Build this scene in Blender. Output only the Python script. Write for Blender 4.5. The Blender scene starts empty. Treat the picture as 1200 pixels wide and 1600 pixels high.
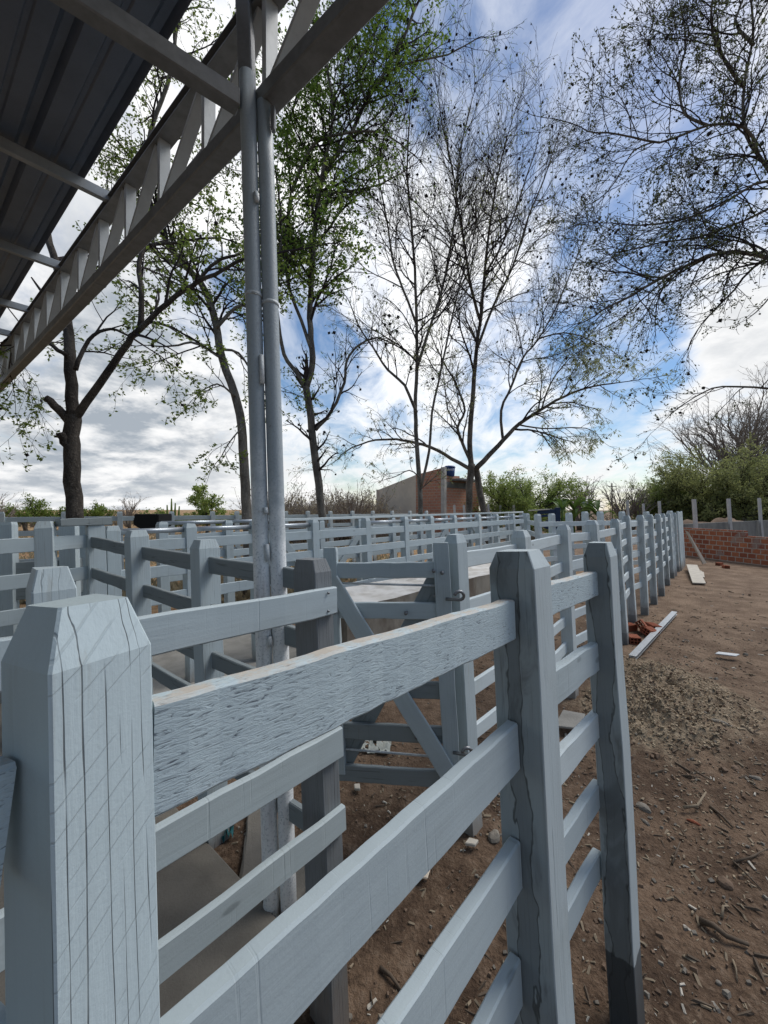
import bpy, bmesh, math, random
from mathutils import Vector, Matrix, noise as mnoise
random.seed(7)
R = random.random
def U(a, b): return a + (b - a) * random.random()
SC = bpy.context.scene
COL = SC.collection
FPX, CX, YH, HC = 620.0, 600.0, 796.0, 2.0      # pinhole of the photograph (pixels at 1200 wide), eye height in metres
def P(px, py, Y):                                # world point seen at a photo pixel at depth Y
    return Vector(((px - CX) / FPX * Y, Y, HC - (py - YH) / FPX * Y))
def G(px, py):                                   # point of the ground seen at a photo pixel
    Y = HC * FPX / (py - YH)
    return Vector(((px - CX) / FPX * Y, Y, 0))
LEAN = Vector((-.044, .0286, 1)).normalized()    # the yard slopes: everything upright leans slightly against it

# ------------------------------------------------------------------ camera
cam = bpy.data.cameras.new('camera'); camo = bpy.data.objects.new('camera', cam); COL.objects.link(camo)
camo.location = (0, 0, HC); camo.rotation_euler = (math.radians(90), 0, 0)
cam.sensor_fit = 'HORIZONTAL'; cam.sensor_width = 36; cam.lens = 36 * FPX / 1200
cam.shift_y = -4 / 1200; cam.clip_start = .02; cam.clip_end = 3000
SC.camera = camo
SC.view_settings.view_transform = 'Standard'; SC.view_settings.look = 'None'
SC.view_settings.exposure = .14; SC.view_settings.gamma = 1

# ------------------------------------------------------------------ node helpers
class NT:
    def __init__(s, nt): s.t = nt; nt.nodes.clear()
    def n(s, typ, **kw):
        nd = s.t.nodes.new(typ)
        for k, v in kw.items():
            if k.startswith('i_'):
                nd.inputs[k[2:].replace('_', ' ')].default_value = v
            else: setattr(nd, k, v)
        return nd
    def l(s, a, b): s.t.links.new(a, b)
    def setin(s, sock, v):
        if hasattr(v, 'links') or isinstance(v, bpy.types.NodeSocket): s.l(v, sock)
        else: sock.default_value = v
    def math(s, op, a, b=0.0, c=0.0, clamp=False):
        nd = s.n('ShaderNodeMath', operation=op, use_clamp=clamp)
        s.setin(nd.inputs[0], a); s.setin(nd.inputs[1], b); s.setin(nd.inputs[2], c); return nd.outputs[0]
    def vmath(s, op, a, b=(0, 0, 0)):
        nd = s.n('ShaderNodeVectorMath', operation=op); s.setin(nd.inputs[0], a); s.setin(nd.inputs[1], b)
        return nd.outputs['Value'] if op in ('DOT_PRODUCT', 'LENGTH', 'DISTANCE') else nd.outputs[0]
    def noise(s, vec, scale, detail=4, rough=.55, dist=0.0):
        nd = s.n('ShaderNodeTexNoise'); s.l(vec, nd.inputs['Vector'])
        nd.inputs['Scale'].default_value = scale; nd.inputs['Detail'].default_value = detail
        nd.inputs['Roughness'].default_value = rough; nd.inputs['Distortion'].default_value = dist
        return nd.outputs[0]
    def step(s, v, a, b):
        nd = s.n('ShaderNodeMapRange', interpolation_type='SMOOTHSTEP', clamp=True); s.l(v, nd.inputs[0])
        nd.inputs[1].default_value = a; nd.inputs[2].default_value = b; return nd.outputs[0]
    def mix(s, f, a, b):
        nd = s.n('ShaderNodeMix', data_type='RGBA'); s.setin(nd.inputs[0], f)
        for i, v in ((6, a), (7, b)):
            if isinstance(v, tuple): v = v if len(v) == 4 else v + (1,)
            s.setin(nd.inputs[i], v)
        return nd.outputs[2]
    def mapping(s, vec, scale=(1, 1, 1), rot=(0, 0, 0), loc=(0, 0, 0)):
        nd = s.n('ShaderNodeMapping'); s.l(vec, nd.inputs[0])
        nd.inputs['Scale'].default_value = scale; nd.inputs['Rotation'].default_value = rot; nd.inputs['Location'].default_value = loc
        return nd.outputs[0]
    def bump(s, h, strength, dist=.01):
        nd = s.n('ShaderNodeBump'); s.l(h, nd.inputs['Height'])
        nd.inputs['Strength'].default_value = strength; nd.inputs['Distance'].default_value = dist; return nd.outputs[0]
def new_mat(name):
    m = bpy.data.materials.new(name); m.use_nodes = True; t = NT(m.node_tree)
    out = t.n('ShaderNodeOutputMaterial'); b = t.n('ShaderNodeBsdfPrincipled'); t.l(b.outputs[0], out.inputs[0])
    tc = t.n('ShaderNodeTexCoord')
    oi = t.n('ShaderNodeObjectInfo')
    off = t.n('ShaderNodeVectorMath', operation='ADD'); t.l(tc.outputs['Object'], off.inputs[0])
    sc = t.n('ShaderNodeVectorMath', operation='SCALE'); t.l(oi.outputs['Random'], sc.inputs[0])
    cmb = t.n('ShaderNodeCombineXYZ'); t.l(oi.outputs['Random'], cmb.inputs[0]); t.l(oi.outputs['Random'], cmb.inputs[1]); t.l(oi.outputs['Random'], cmb.inputs[2])
    t.l(cmb.outputs[0], sc.inputs[0]); sc.inputs['Scale'].default_value = 37.0
    t.l(sc.outputs[0], off.inputs[1])
    return m, t, b, tc, off.outputs[0], oi.outputs['Random']
def fin(t, b, col, rough=.7, bump=None, spec=.3, metal=0.0):
    t.setin(b.inputs['Base Color'], col if not isinstance(col, tuple) else (col if len(col) == 4 else col + (1,)))
    t.setin(b.inputs['Roughness'], rough); b.inputs['Specular IOR Level'].default_value = spec; b.inputs['Metallic'].default_value = metal
    if bump is not None: t.l(bump, b.inputs['Normal'])

# painted timber. along: local axis of the grain (0 = X boards, 2 = Z posts)
def paint_mat(name, base, along=0, dirt=.35, bump=.25, cracks=.0, stain=0.0, saw=0.0, rough_saw=0.0, foot=0.0):
    m, t, b, tc, vec, rnd = new_mat(name)
    obj = tc.outputs['Object']
    sc = [38, 38, 38]; sc[along] = 2.2
    g = t.noise(t.mapping(vec, tuple(sc)), 1.0, 5, .65, .3)
    big = t.noise(vec, 3.2, 5, .6)
    fine = t.noise(vec, 160, 3, .6)
    col = t.mix(t.math('MULTIPLY', t.step(g, .42, .75), .3), base, tuple(c * .72 for c in base))
    col = t.mix(t.math('MULTIPLY', t.step(big, .5, .78), dirt), col, (base[0] * .62, base[1] * .6, base[2] * .54))
    col = t.mix(t.math('MULTIPLY', t.step(fine, .66, .76), .25), col, tuple(c * .5 for c in base))
    col = t.mix(t.math('MULTIPLY', rnd, .28), col, tuple(c * .82 for c in base))
    h = t.math('ADD', t.math('MULTIPLY', g, .8), t.math('MULTIPLY', fine, .25))
    if along == 0 and not rough_saw:
        sx_ = [1.2, 1.2, 1.2]; sx_[0] = 75
        tk_ = t.noise(t.mapping(vec, tuple(sx_), (0, 0, 0)), 1.0, 3, .6)
        tl_ = t.math('MULTIPLY', t.step(tk_, .60, .72), t.step(big, .35, .6))
        col = t.mix(t.math('MULTIPLY', tl_, .22), col, tuple(c * .5 for c in base))
        h = t.math('SUBTRACT', h, t.math('MULTIPLY', tl_, .8))
        kn = t.n('ShaderNodeTexVoronoi'); t.l(t.mapping(vec, (2.6, 7, 7)), kn.inputs['Vector']); kn.inputs['Scale'].default_value = 1.0
        kk = t.math('SUBTRACT', 1.0, t.step(kn.outputs[0], .05, .10))
        col = t.mix(t.math('MULTIPLY', kk, .55), col, tuple(c * .38 for c in base))
    if along == 2:
        sz_ = t.n('ShaderNodeSeparateXYZ'); t.l(obj, sz_.inputs[0])
        mz = t.math('ADD', sz_.outputs[2], t.math('MULTIPLY', t.noise(t.mapping(vec, (9, 9, 4)), 1.0, 5, .7), .5))
        col = t.mix(t.math('MULTIPLY', t.step(mz, .62, .25), .65), col, (.20, .145, .10))
        dr = t.noise(t.mapping(vec, (30, 30, 1.6)), 1.0, 4, .6)
        col = t.mix(t.math('MULTIPLY', t.step(dr, .60, .70), .28), col, (.30, .29, .25))
    # gloss paint worn grey along thin checks
    if cracks > 0:
        sq = t.n('ShaderNodeSeparateXYZ'); t.l(vec, sq.inputs[0])
        axs = [sq.outputs[k] for k in range(3) if k != along]
        nmc = t.n('ShaderNodeVectorTransform', vector_type='NORMAL', convert_from='WORLD', convert_to='OBJECT'); gnc = t.n('ShaderNodeNewGeometry'); t.l(gnc.outputs['Normal'], nmc.inputs[0])
        snc = t.n('ShaderNodeSeparateXYZ'); t.l(nmc.outputs[0], snc.inputs[0])
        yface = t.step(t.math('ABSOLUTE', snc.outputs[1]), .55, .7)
        lin = t.math('ADD', t.math('MULTIPLY', axs[0], yface), t.math('MULTIPLY', axs[1], t.math('SUBTRACT', 1.0, yface)))
        flow = [30, 30, 30]; flow[along] = 1.6
        base_u = t.math('ADD', t.math('MULTIPLY', lin, 66.0), t.math('MULTIPLY', t.noise(t.mapping(vec, tuple([22 if k != along else .5 for k in range(3)])), 1.0, 2), 3.2))
        base_u = t.math('ADD', base_u, t.math('MULTIPLY', t.noise(t.mapping(vec, tuple(flow)), 1.0, 4), .9))
        fr = t.math('ABSOLUTE', t.math('SUBTRACT', t.math('FRACT', base_u), .5))
        cell = t.n('ShaderNodeCombineXYZ'); t.l(t.math('FLOOR', base_u), cell.inputs[0]); t.l(t.math('MULTIPLY', sq.outputs[along], 2.6), cell.inputs[1])
        brk = t.step(t.noise(cell.outputs[0], 1.7, 2), .42, .52)
        line = t.math('MULTIPLY', t.math('SUBTRACT', 1.0, t.step(fr, .014, .06)), brk)
        if saw > 0: line = t.math('MULTIPLY', line, yface)
        col = t.mix(t.math('MULTIPLY', line, cracks), col, (.06, .065, .07))
        h = t.math('SUBTRACT', h, t.math('MULTIPLY', line, 1.2))
    if saw > 0:
        wv = t.n('ShaderNodeTexWave', wave_type='BANDS', bands_direction='Z', wave_profile='SIN')
        t.l(t.mapping(vec, (1, 1, 1), (math.radians(-34), math.radians(34), 0)), wv.inputs[0])
        wv.inputs['Scale'].default_value = 16; wv.inputs['Distortion'].default_value = .35; wv.inputs['Detail'].default_value = 1
        wv.inputs['Detail Scale'].default_value = 3
        ln = t.step(wv.outputs[1], .955, .999)
        brk = t.step(t.noise(vec, 14, 2), .42, .6)
        ln = t.math('MULTIPLY', t.math('MULTIPLY', ln, brk), yface)
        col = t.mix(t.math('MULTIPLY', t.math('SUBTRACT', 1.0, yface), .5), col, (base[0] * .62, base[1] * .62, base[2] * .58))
        col = t.mix(t.math('MULTIPLY', ln, saw), col, tuple(c * .45 for c in base))
        h = t.math('SUBTRACT', h, t.math('MULTIPLY', ln, .6))
    if rough_saw > 0:
        s3 = [190, 190, 190]; s3[along] = 34
        rr = t.noise(t.mapping(vec, tuple(s3), (0, math.radians(2), 0)), 1.0, 4, .6, 1.3)
        patch = t.step(t.noise(vec, 5, 3), .3, .55)
        dk = t.math('MULTIPLY', t.math('SUBTRACT', 1.0, t.step(rr, .30, .46)), patch)
        col = t.mix(t.math('MULTIPLY', dk, rough_saw), col, (.09, .11, .14))
        h = t.math('ADD', t.math('MULTIPLY', h, .3), t.math('MULTIPLY', rr, 2.2 * rough_saw))
        # bare worn top edge
        geo = t.n('ShaderNodeNewGeometry')
        sep = t.n('ShaderNodeSeparateXYZ'); t.l(geo.outputs['Normal'], sep.inputs[0])
        top = t.math('MULTIPLY', t.step(sep.outputs[2], .5, .9), t.step(t.noise(vec, 16, 5, .7), .36, .56))
        col = t.mix(t.math('MULTIPLY', top, .8), col, (.55, .47, .38))
    if stain > 0:
        # water-stained sawn face: normals along the fence line (local X of the post)
        sepo = t.n('ShaderNodeSeparateXYZ'); t.l(obj, sepo.inputs[0])
        nn = t.noise(t.mapping(vec, (9, 9, 2.6)), 1.0, 4, .55)
        nn2 = t.noise(t.mapping(vec, (16, 16, 6)), 1.0, 3, .5)
        y = t.math('ADD', sepo.outputs[1], t.math('MULTIPLY', t.math('SUBTRACT', nn, .5), .13))
        y = t.math('ADD', y, t.math('MULTIPLY', t.math('SUBTRACT', nn2, .5), .03))
        ay = t.math('ABSOLUTE', y)
        core = t.math('SUBTRACT', 1.0, t.step(ay, .026, .030))
        edge = t.math('SUBTRACT', 1.0, t.step(t.math('ABSOLUTE', t.math('SUBTRACT', ay, .0285)), .0006, .0032))
        nm = t.n('ShaderNodeVectorTransform', vector_type='NORMAL', convert_from='WORLD', convert_to='OBJECT')
        geo = t.n('ShaderNodeNewGeometry'); t.l(geo.outputs['Normal'], nm.inputs[0])
        sn = t.n('ShaderNodeSeparateXYZ'); t.l(nm.outputs[0], sn.inputs[0])
        face = t.step(t.math('ABSOLUTE', sn.outputs[0]), .6, .9)
        sm_ = t.noise(t.mapping(vec, (7, 7, 2.0)), 1.0, 5, .6, .8)
        col = t.mix(t.math('MULTIPLY', face, .55 * stain), col, (.21, .24, .25))
        col = t.mix(t.math('MULTIPLY', t.math('MULTIPLY', t.step(sm_, .48, .60), face), .6 * stain), col, (.10, .105, .10))
        col = t.mix(t.math('MULTIPLY', t.math('MULTIPLY', core, face), .55 * stain), col, (.12, .14, .15))
        col = t.mix(t.math('MULTIPLY', t.math('MULTIPLY', edge, face), .75 * stain), col, (.045, .05, .045))
    if foot > 0:
        sepf = t.n('ShaderNodeSeparateXYZ'); t.l(obj, sepf.inputs[0])
        nf = t.noise(t.mapping(vec, (14, 14, 14)), 1.0, 3)
        z = t.math('ADD', sepf.outputs[2], t.math('MULTIPLY', t.math('SUBTRACT', nf, .5), .10))
        ft = t.math('SUBTRACT', 1.0, t.step(z, foot - .006, foot + .006))
        col = t.mix(t.math('MULTIPLY', ft, .78 if foot > .2 else .5), col, (.028, .032, .036) if foot > .2 else (.10, .11, .115))
    fin(t, b, col, .62, t.bump(h, bump, .004), .35)
    return m

PAINT = (.465, .54, .565)
M = {}
M['board'] = paint_mat('painted board', PAINT, 0, .35, .35)
M['boardlight'] = paint_mat('chalky painted board', (.61, .685, .70), 0, .4, .35)
M['roughboard'] = paint_mat('rough sawn painted board', (.51, .61, .645), 0, .2, .32, rough_saw=.9)
M['boarddark'] = paint_mat('painted board darkened for shade', (.23, .265, .275), 0, .5, .4, cracks=.4)  # board paint darkened; shade on the left rails is put into the colour
M['post'] = paint_mat('painted post', PAINT, 2, .4, .35, cracks=.35)
M['postlight'] = paint_mat('chalky painted post', (.565, .635, .65), 2, .55, .35, cracks=.45)
M['postfoot'] = paint_mat('chalky post with tarred foot', (.575, .65, .665), 2, .5, .35, cracks=.4, stain=.35, foot=.14)
M['postcrack'] = paint_mat('cracked painted post', (.53, .63, .665), 2, .25, .4, cracks=.85, saw=.24)
M['poststain'] = paint_mat('water stained post', (.49, .56, .58), 2, .35, .4, cracks=.2, stain=1.0)
M['postfootstain'] = paint_mat('water stained post with tarred foot', (.49, .56, .58), 2, .35, .4, cracks=.2, stain=1.0, foot=.27)
M['postraw'] = paint_mat('half bare timber post', (.20, .215, .225), 2, .6, .6, cracks=.8)
M['rawfoot'] = paint_mat('bare timber', (.24, .19, .15), 2, .6, .6, cracks=.8)

def simple(name, col, rough=.7, var=.3, scale=8, bump=.15, metal=0.0, spec=.3, col2=None, bscale=40):
    m, t, b, tc, vec, rnd = new_mat(name)
    n1 = t.noise(vec, scale, 5, .6); n2 = t.noise(vec, bscale, 4, .6)
    c = t.mix(t.math('MULTIPLY', t.step(n1, .35, .7), var), col, col2 or tuple(x * .55 for x in col))
    c = t.mix(t.math('MULTIPLY', t.step(n2, .5, .75), var * .6), c, tuple(x * .6 for x in col))
    fin(t, b, c, rough, t.bump(n2, bump, .01), spec, metal)
    return m
def column_mat():
    m, t, b, tc, vec, rnd = new_mat('painted steel pipe')
    sp_ = t.n('ShaderNodeSeparateXYZ'); t.l(tc.outputs['Object'], sp_.inputs[0])
    n1 = t.noise(vec, 7, 5, .65); n2 = t.noise(vec, 90, 4, .65); n3 = t.noise(t.mapping(vec, (14, 14, 1.2)), 1.0, 4, .6)
    pale_low = t.step(t.math('ADD', sp_.outputs[2], t.math('MULTIPLY', n1, .9)), .75, .05)      # whiter on the lower half, with a noisy border
    c = t.mix(pale_low, (.36, .41, .44), (.86, .88, .875))
    c = t.mix(t.math('MULTIPLY', t.step(n2, .50, .68), .5), c, (.26, .30, .33))
    c = t.mix(t.math('MULTIPLY', t.step(n3, .56, .72), .45), c, (.25, .26, .255))
    c = t.mix(t.math('MULTIPLY', t.step(t.noise(vec, 24, 5, .7), .66, .74), .5), c, (.16, .10, .06))
    fin(t, b, c, .5, t.bump(t.math('ADD', n2, t.math('MULTIPLY', n1, .5)), .3, .006), .4)
    return m
M['steel'] = column_mat()
M['pipetop'] = simple('galvanised rail pipe', (.42, .46, .50), .35, .3, 9, .1, .5, .5)
M['truss'] = simple('grey painted steel', (.46, .49, .50), .5, .3, 6, .08, .1, .5)
M['trusschord'] = simple('chord steel in grey paint', (.21, .22, .225), .5, .55, 11, .08, .1, .5)
M['purlin'] = simple('purlin steel', (.33, .355, .37), .45, .4, 6, .08, .1, .5)
M['trussdark'] = simple('dark grey painted steel', (.17, .185, .195), .5, .35, 6, .08, .1, .4)
M['sheet'] = simple('galvanised roof sheet', (.145, .185, .255), .4, .45, 3, .05, .25, .5)
M['concrete'] = simple('old concrete', (.30, .29, .265), .9, .5, 5, .4, bscale=60)
M['concretefloor'] = simple('dusty concrete floor', (.19, .175, .15), .95, .5, 4, .3, bscale=90)
M['whitewash'] = simple('pale lime concrete', (.50, .48, .44), .9, .5, 4, .4)
M['plaster'] = simple('grey cement render', (.17, .175, .17), .95, .6, 2.5, .3)
M['concpost'] = simple('pale concrete post', (.55, .55, .53), .85, .3, 5, .2)
M['beige'] = simple('beige render', (.70, .60, .48), .9, .35, 1.2, .2)
M['black'] = simple('black plastic', (.006, .006, .007), .6, .3, 5, .05)
M['blue'] = simple('dark blue paint', (.015, .035, .085), .5, .4, 5, .05)
M['tank'] = simple('blue plastic', (.02, .06, .20), .45, .2, 5, .05)
M['whiteletter'] = simple('white print', (.75, .77, .78), .6, .1, 5, .0)
M['clay'] = simple('red clay', (.33, .105, .055), .85, .45, 14, .3)
M['alu'] = simple('zinc channel', (.55, .57, .58), .35, .25, 12, .1, .6, .5)
M['paleboard'] = simple('pale weathered plank', (.52, .48, .41), .85, .35, 6, .2)
M['bolt'] = simple('zinc bolt', (.25, .26, .27), .4, .3, 30, .1, .7, .5)
M['stone'] = simple('pale stone', (.24, .215, .18), .9, .5, 9, .4)
M['stonebrown'] = simple('brown stone', (.19, .13, .09), .9, .5, 9, .4)
M['stick'] = simple('dry stick', (.12, .09, .065), .9, .5, 14, .3)
M['stickpale'] = simple('bleached stick', (.27, .215, .15), .9, .4, 14, .3)
M['shaving'] = simple('wood shaving', (.42, .335, .23), .9, .4, 20, .1)
M['cloth'] = simple('dirty cloth', (.42, .45, .42), .9, .5, 18, .2)
M['rope'] = simple('blue green rag', (.02, .10, .11), .9, .4, 20, .2)

def brick_mat(name, bw, bh, c1, c2, mort, msize=.012):
    m, t, b, tc, vec, rnd = new_mat(name)
    br = t.n('ShaderNodeTexBrick'); br.offset = .5
    uv = t.mapping(tc.outputs['Object'], (1, 1, 1), (math.radians(90), 0, 0))
    sep = t.n('ShaderNodeSeparateXYZ'); t.l(tc.outputs['Object'], sep.inputs[0])
    cb = t.n('ShaderNodeCombineXYZ'); t.l(sep.outputs[0], cb.inputs[0]); t.l(sep.outputs[2], cb.inputs[1])
    t.l(cb.outputs[0], br.inputs['Vector'])
    br.inputs['Color1'].default_value = c1 + (1,); br.inputs['Color2'].default_value = c2 + (1,); br.inputs['Mortar'].default_value = mort + (1,)
    br.inputs['Scale'].default_value = 1; br.inputs['Mortar Size'].default_value = msize; br.inputs['Mortar Smooth'].default_value = .15
    br.inputs['Brick Width'].default_value = bw; br.inputs['Row Height'].default_value = bh
    n1 = t.noise(vec, 1.3, 4); n2 = t.noise(vec, 14, 5, .65)
    c = t.mix(t.math('MULTIPLY', t.step(n2, .4, .7), .45), br.outputs[0], tuple(x * .45 for x in c1))
    c = t.mix(t.math('MULTIPLY', t.step(n1, .63, .70), .6), c, (.30, .27, .235))
    hh = t.math('SUBTRACT', t.math('MULTIPLY', n2, .4), t.math('MULTIPLY', br.outputs[1], .8))
    fin(t, b, c, .9, t.bump(hh, .5, .02), .2)
    return m
M['brick'] = brick_mat('hollow clay brickwork', .29, .19, (.47, .175, .085), (.27, .085, .05), (.46, .40, .33), .017)
M['brickfar'] = brick_mat('clay brickwork', .40, .2, (.55, .26, .165), (.46, .21, .14), (.44, .37, .30), .02)

def bark_mat(name, c1, c2):
    m, t, b, tc, vec, rnd = new_mat(name)
    n1 = t.noise(t.mapping(vec, (6, 6, 2.2)), 1.0, 6, .7); n2 = t.noise(vec, 26, 5, .65); n3 = t.noise(vec, 1.1, 3)
    c = t.mix(t.step(n1, .35, .65), c1, c2)
    c = t.mix(t.math('MULTIPLY', t.step(n2, .55, .7), .6), c, tuple(x * 1.9 for x in c2))
    c = t.mix(t.math('MULTIPLY', t.step(n3, .52, .7), .5), c, tuple(x * .5 for x in c1))
    fin(t, b, c, .95, t.bump(t.math('ADD', n1, n2), .9, .03), .15)
    return m
M['barkdark'] = bark_mat('dark flaking bark', (.045, .039, .034), (.115, .10, .085))
M['bark'] = bark_mat('grey brown bark', (.085, .074, .062), (.20, .175, .145))
M['barkgrey'] = bark_mat('pale grey bark', (.10, .09, .078), (.24, .22, .19))
M['twig'] = simple('thin twig bark', (.042, .034, .034), .95, .4, 3, .0)
M['twigfar'] = simple('far bare twig', (.24, .205, .175), .95, .4, 1, .0)
M['pod'] = simple('dry seed pod', (.018, .014, .013), .9, .3, 6, .0)
def leaf_mat(name, c1, c2, trans=.42):
    m = bpy.data.materials.new(name); m.use_nodes = True; t = NT(m.node_tree)
    out = t.n('ShaderNodeOutputMaterial'); d = t.n('ShaderNodeBsdfPrincipled'); tr = t.n('ShaderNodeBsdfTranslucent')
    mx = t.n('ShaderNodeMixShader'); mx.inputs[0].default_value = trans
    geo = t.n('ShaderNodeNewGeometry')
    tc = t.n('ShaderNodeTexCoord'); n1 = t.noise(tc.outputs['Object'], 1.4, 3)
    f = t.math('ADD', t.math('MULTIPLY', geo.outputs['Random Per Island'], .6), t.math('MULTIPLY', t.step(n1, .35, .65), .4))
    c = t.mix(f, c1, c2)
    t.l(c, d.inputs['Base Color']); d.inputs['Roughness'].default_value = .6; d.inputs['Specular IOR Level'].default_value = .25
    t.l(t.mix(.5, c, tuple(min(1, x * 1.6) for x in c2)), tr.inputs[0])
    t.l(d.outputs[0], mx.inputs[1]); t.l(tr.outputs[0], mx.inputs[2]); t.l(mx.outputs[0], out.inputs[0])
    return m
M['leaf'] = leaf_mat('fresh green leaf', (.068, .15, .024), (.175, .265, .045))
M['leafdark'] = leaf_mat('dull green leaf', (.085, .14, .03), (.20, .26, .055))
M['leafolive'] = leaf_mat('olive feathery leaf', (.15, .175, .07), (.29, .31, .12))
M['leafacacia'] = leaf_mat('acacia leaf', (.14, .21, .05), (.28, .34, .10))
M['leafdry'] = leaf_mat('dry scrub leaf', (.16, .14, .09), (.26, .22, .14))
M['leafbanana'] = leaf_mat('broad bright leaf', (.05, .10, .02), (.10, .17, .04), .2)
M['leafsmall'] = leaf_mat('small dull leaf', (.05, .065, .025), (.10, .115, .045), .3)

# ------------------------------------------------------------------ object helpers
def setp(o, label=None, cat=None, group=None, kind=None):
    if label: o['label'] = label
    if cat: o['category'] = cat
    if group: o['group'] = group
    if kind: o['kind'] = kind
    return o
def thing(name, label, cat, loc, group=None):
    o = bpy.data.objects.new(name, None); o.empty_display_size = .2; COL.objects.link(o); o.location = loc
    return setp(o, label, cat, group)
def mesh_obj(name, verts, faces, mats, parent=None, mw=None, smooth=False, fmats=None):
    me = bpy.data.meshes.new(name); me.from_pydata([tuple(v) for v in verts], [], faces)
    for m in (mats if isinstance(mats, (list, tuple)) else [mats]): me.materials.append(m)
    if fmats: me.polygons.foreach_set('material_index', fmats)
    if smooth: me.polygons.foreach_set('use_smooth', [True] * len(me.polygons))
    me.update()
    o = bpy.data.objects.new(name, me); COL.objects.link(o)
    mw = mw if mw is not None else Matrix.Identity(4)
    if parent is not None:
        o.parent = parent
        o.matrix_local = Matrix.Translation(-root_loc(parent)) @ mw if parent.type == 'EMPTY' else parent_mw(parent).inverted() @ mw
    else: o.matrix_local = mw
    o['_mw'] = [x for row in mw for x in row]
    return o
def root_loc(e): return Vector(e.location)
def parent_mw(o):
    f = o['_mw']; return Matrix([f[0:4], f[4:8], f[8:12], f[12:16]])
def bm_obj(name, bm, mats, parent=None, mw=None, smooth=False):
    me = bpy.data.meshes.new(name); bm.to_mesh(me); bm.free()
    for m in (mats if isinstance(mats, (list, tuple)) else [mats]): me.materials.append(m)
    if smooth: me.polygons.foreach_set('use_smooth', [True] * len(me.polygons))
    o = bpy.data.objects.new(name, me); COL.objects.link(o)
    mw = mw if mw is not None else Matrix.Identity(4)
    if parent is not None:
        o.parent = parent
        o.matrix_local = Matrix.Translation(-root_loc(parent)) @ mw if parent.type == 'EMPTY' else parent_mw(parent).inverted() @ mw
    else: o.matrix_local = mw
    o['_mw'] = [x for row in mw for x in row]
    return o
def frame(p, x, z):                 # matrix with local X along x, local Z near z
    x = Vector(x).normalized(); z = Vector(z); y = z.cross(x).normalized(); z = x.cross(y)
    m = Matrix((x, y, z)).transposed().to_4x4(); m.translation = Vector(p); return m
def frame_up(p, d, up=LEAN):        # local Z = up exactly, local X near d
    z = Vector(up).normalized(); y = z.cross(Vector(d)).normalized(); x = y.cross(z)
    m = Matrix((x, y, z)).transposed().to_4x4(); m.translation = Vector(p); return m
def ring_box(stations, bev):        # stations: list of (offset along axis 0, [(y,z) four corners]) -> bevelled bar
    pass
def board(parent, p0, p1, h0, h1=None, thick=.032, mat='board', name='rail', up=LEAN, seg=None, wob=.003):
    """plank whose TOP edge runs p0->p1 (centre of thickness); tapers from h0 to h1"""
    h1 = h1 or h0
    p0 = Vector(p0); p1 = Vector(p1); L = (p1 - p0).length
    seg = seg or max(2, min(14, int(L / .16)))
    mw = frame(p0, p1 - p0, up)
    vs, fs = [], []
    c = min(.005, thick * .18)
    for i in range(seg + 1):
        t = i / seg; h = h0 + (h1 - h0) * t; x = L * t
        dz, dy, dh = U(-wob, wob), U(-wob, wob) * .6, U(-wob, wob)
        y0, y1 = -thick / 2 + dy, thick / 2 + dy; z1, z0 = dz, -h + dh
        vs += [(x, y0 + c, z1), (x, y1 - c, z1), (x, y1, z1 - c), (x, y1, z0 + c), (x, y1 - c, z0), (x, y0 + c, z0), (x, y0, z0 + c), (x, y0, z1 - c)]
    for i in range(seg):
        a, b = i * 8, i * 8 + 8
        for k in range(8):
            k2 = (k + 1) % 8
            fs.append((a + k, b + k, b + k2, a + k2))
    fs.append(tuple(range(8))); fs.append(tuple(range(seg * 8 + 7, seg * 8 - 1, -1)))
    return mesh_obj(name, vs, fs, M[mat] if isinstance(mat, str) else mat, parent, mw)
def post(parent, base, ztop, d, par=.115, perp=.115, mat='post', taper=.055, ts=.70, zb=-.06, up=LEAN, name='post', jit=.004, tilt=(0, 0)):
    """square timber post with a chamfered top; local X along the fence"""
    base = Vector((base[0], base[1], 0)); up = (Vector(up) + Vector((tilt[0], tilt[1], 0))).normalized()
    mw = frame_up(base, Vector((d[0], d[1], 0)), up)
    hx, hy, c = par / 2, perp / 2, .0028
    zs = [zb] + [zb + (ztop - taper - zb) * k / 5 for k in range(1, 5)] + [ztop - taper, ztop]
    vs, fs = [], []
    for i, z in enumerate(zs):
        s = ts if i == len(zs) - 1 else 1
        jx, jy = U(-jit, jit), U(-jit, jit)
        if i >= len(zs) - 2: jx *= .5; jy *= .5
        X, Y = hx * s, hy * s
        zz = [U(-jit, jit) * .8 if i >= len(zs) - 2 else 0 for _ in range(4)]
        q = [(X, Y), (-X, Y), (-X, -Y), (X, -Y)]
        for k, (x, y) in enumerate(q):
            sx, sy = (1 if x > 0 else -1), (1 if y > 0 else -1)
            a = (x - sx * c, y) ; b2 = (x, y - sy * c)
            pair = (b2, a) if sx * sy > 0 else (a, b2)
            for e in pair: vs.append((e[0] + jx, e[1] + jy, z + zz[k]))
    n = len(zs)
    for i in range(n - 1):
        for k in range(8):
            k2 = (k + 1) % 8
            fs.append((i * 8 + k, i * 8 + k2, i * 8 + 8 + k2, i * 8 + 8 + k))
    fs.append(tuple(range((n - 1) * 8, n * 8))); fs.append(tuple(range(7, -1, -1)))
    return mesh_obj(name, vs, fs, M[mat] if isinstance(mat, str) else mat, parent, mw)
def tube(parent, pts, r, mat, name, sides=10, r1=None, smooth=True):
    vs, fs = [], []; tube_into(vs, fs, [Vector(p) for p in pts], [r + ((r1 if r1 else r) - r) * i / (len(pts) - 1) for i in range(len(pts))], sides, caps=True)
    c = sum((Vector(p) for p in pts), Vector()) / len(pts)
    return mesh_obj(name, [v - c for v in vs], fs, M[mat], parent, Matrix.Translation(c), smooth)
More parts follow.
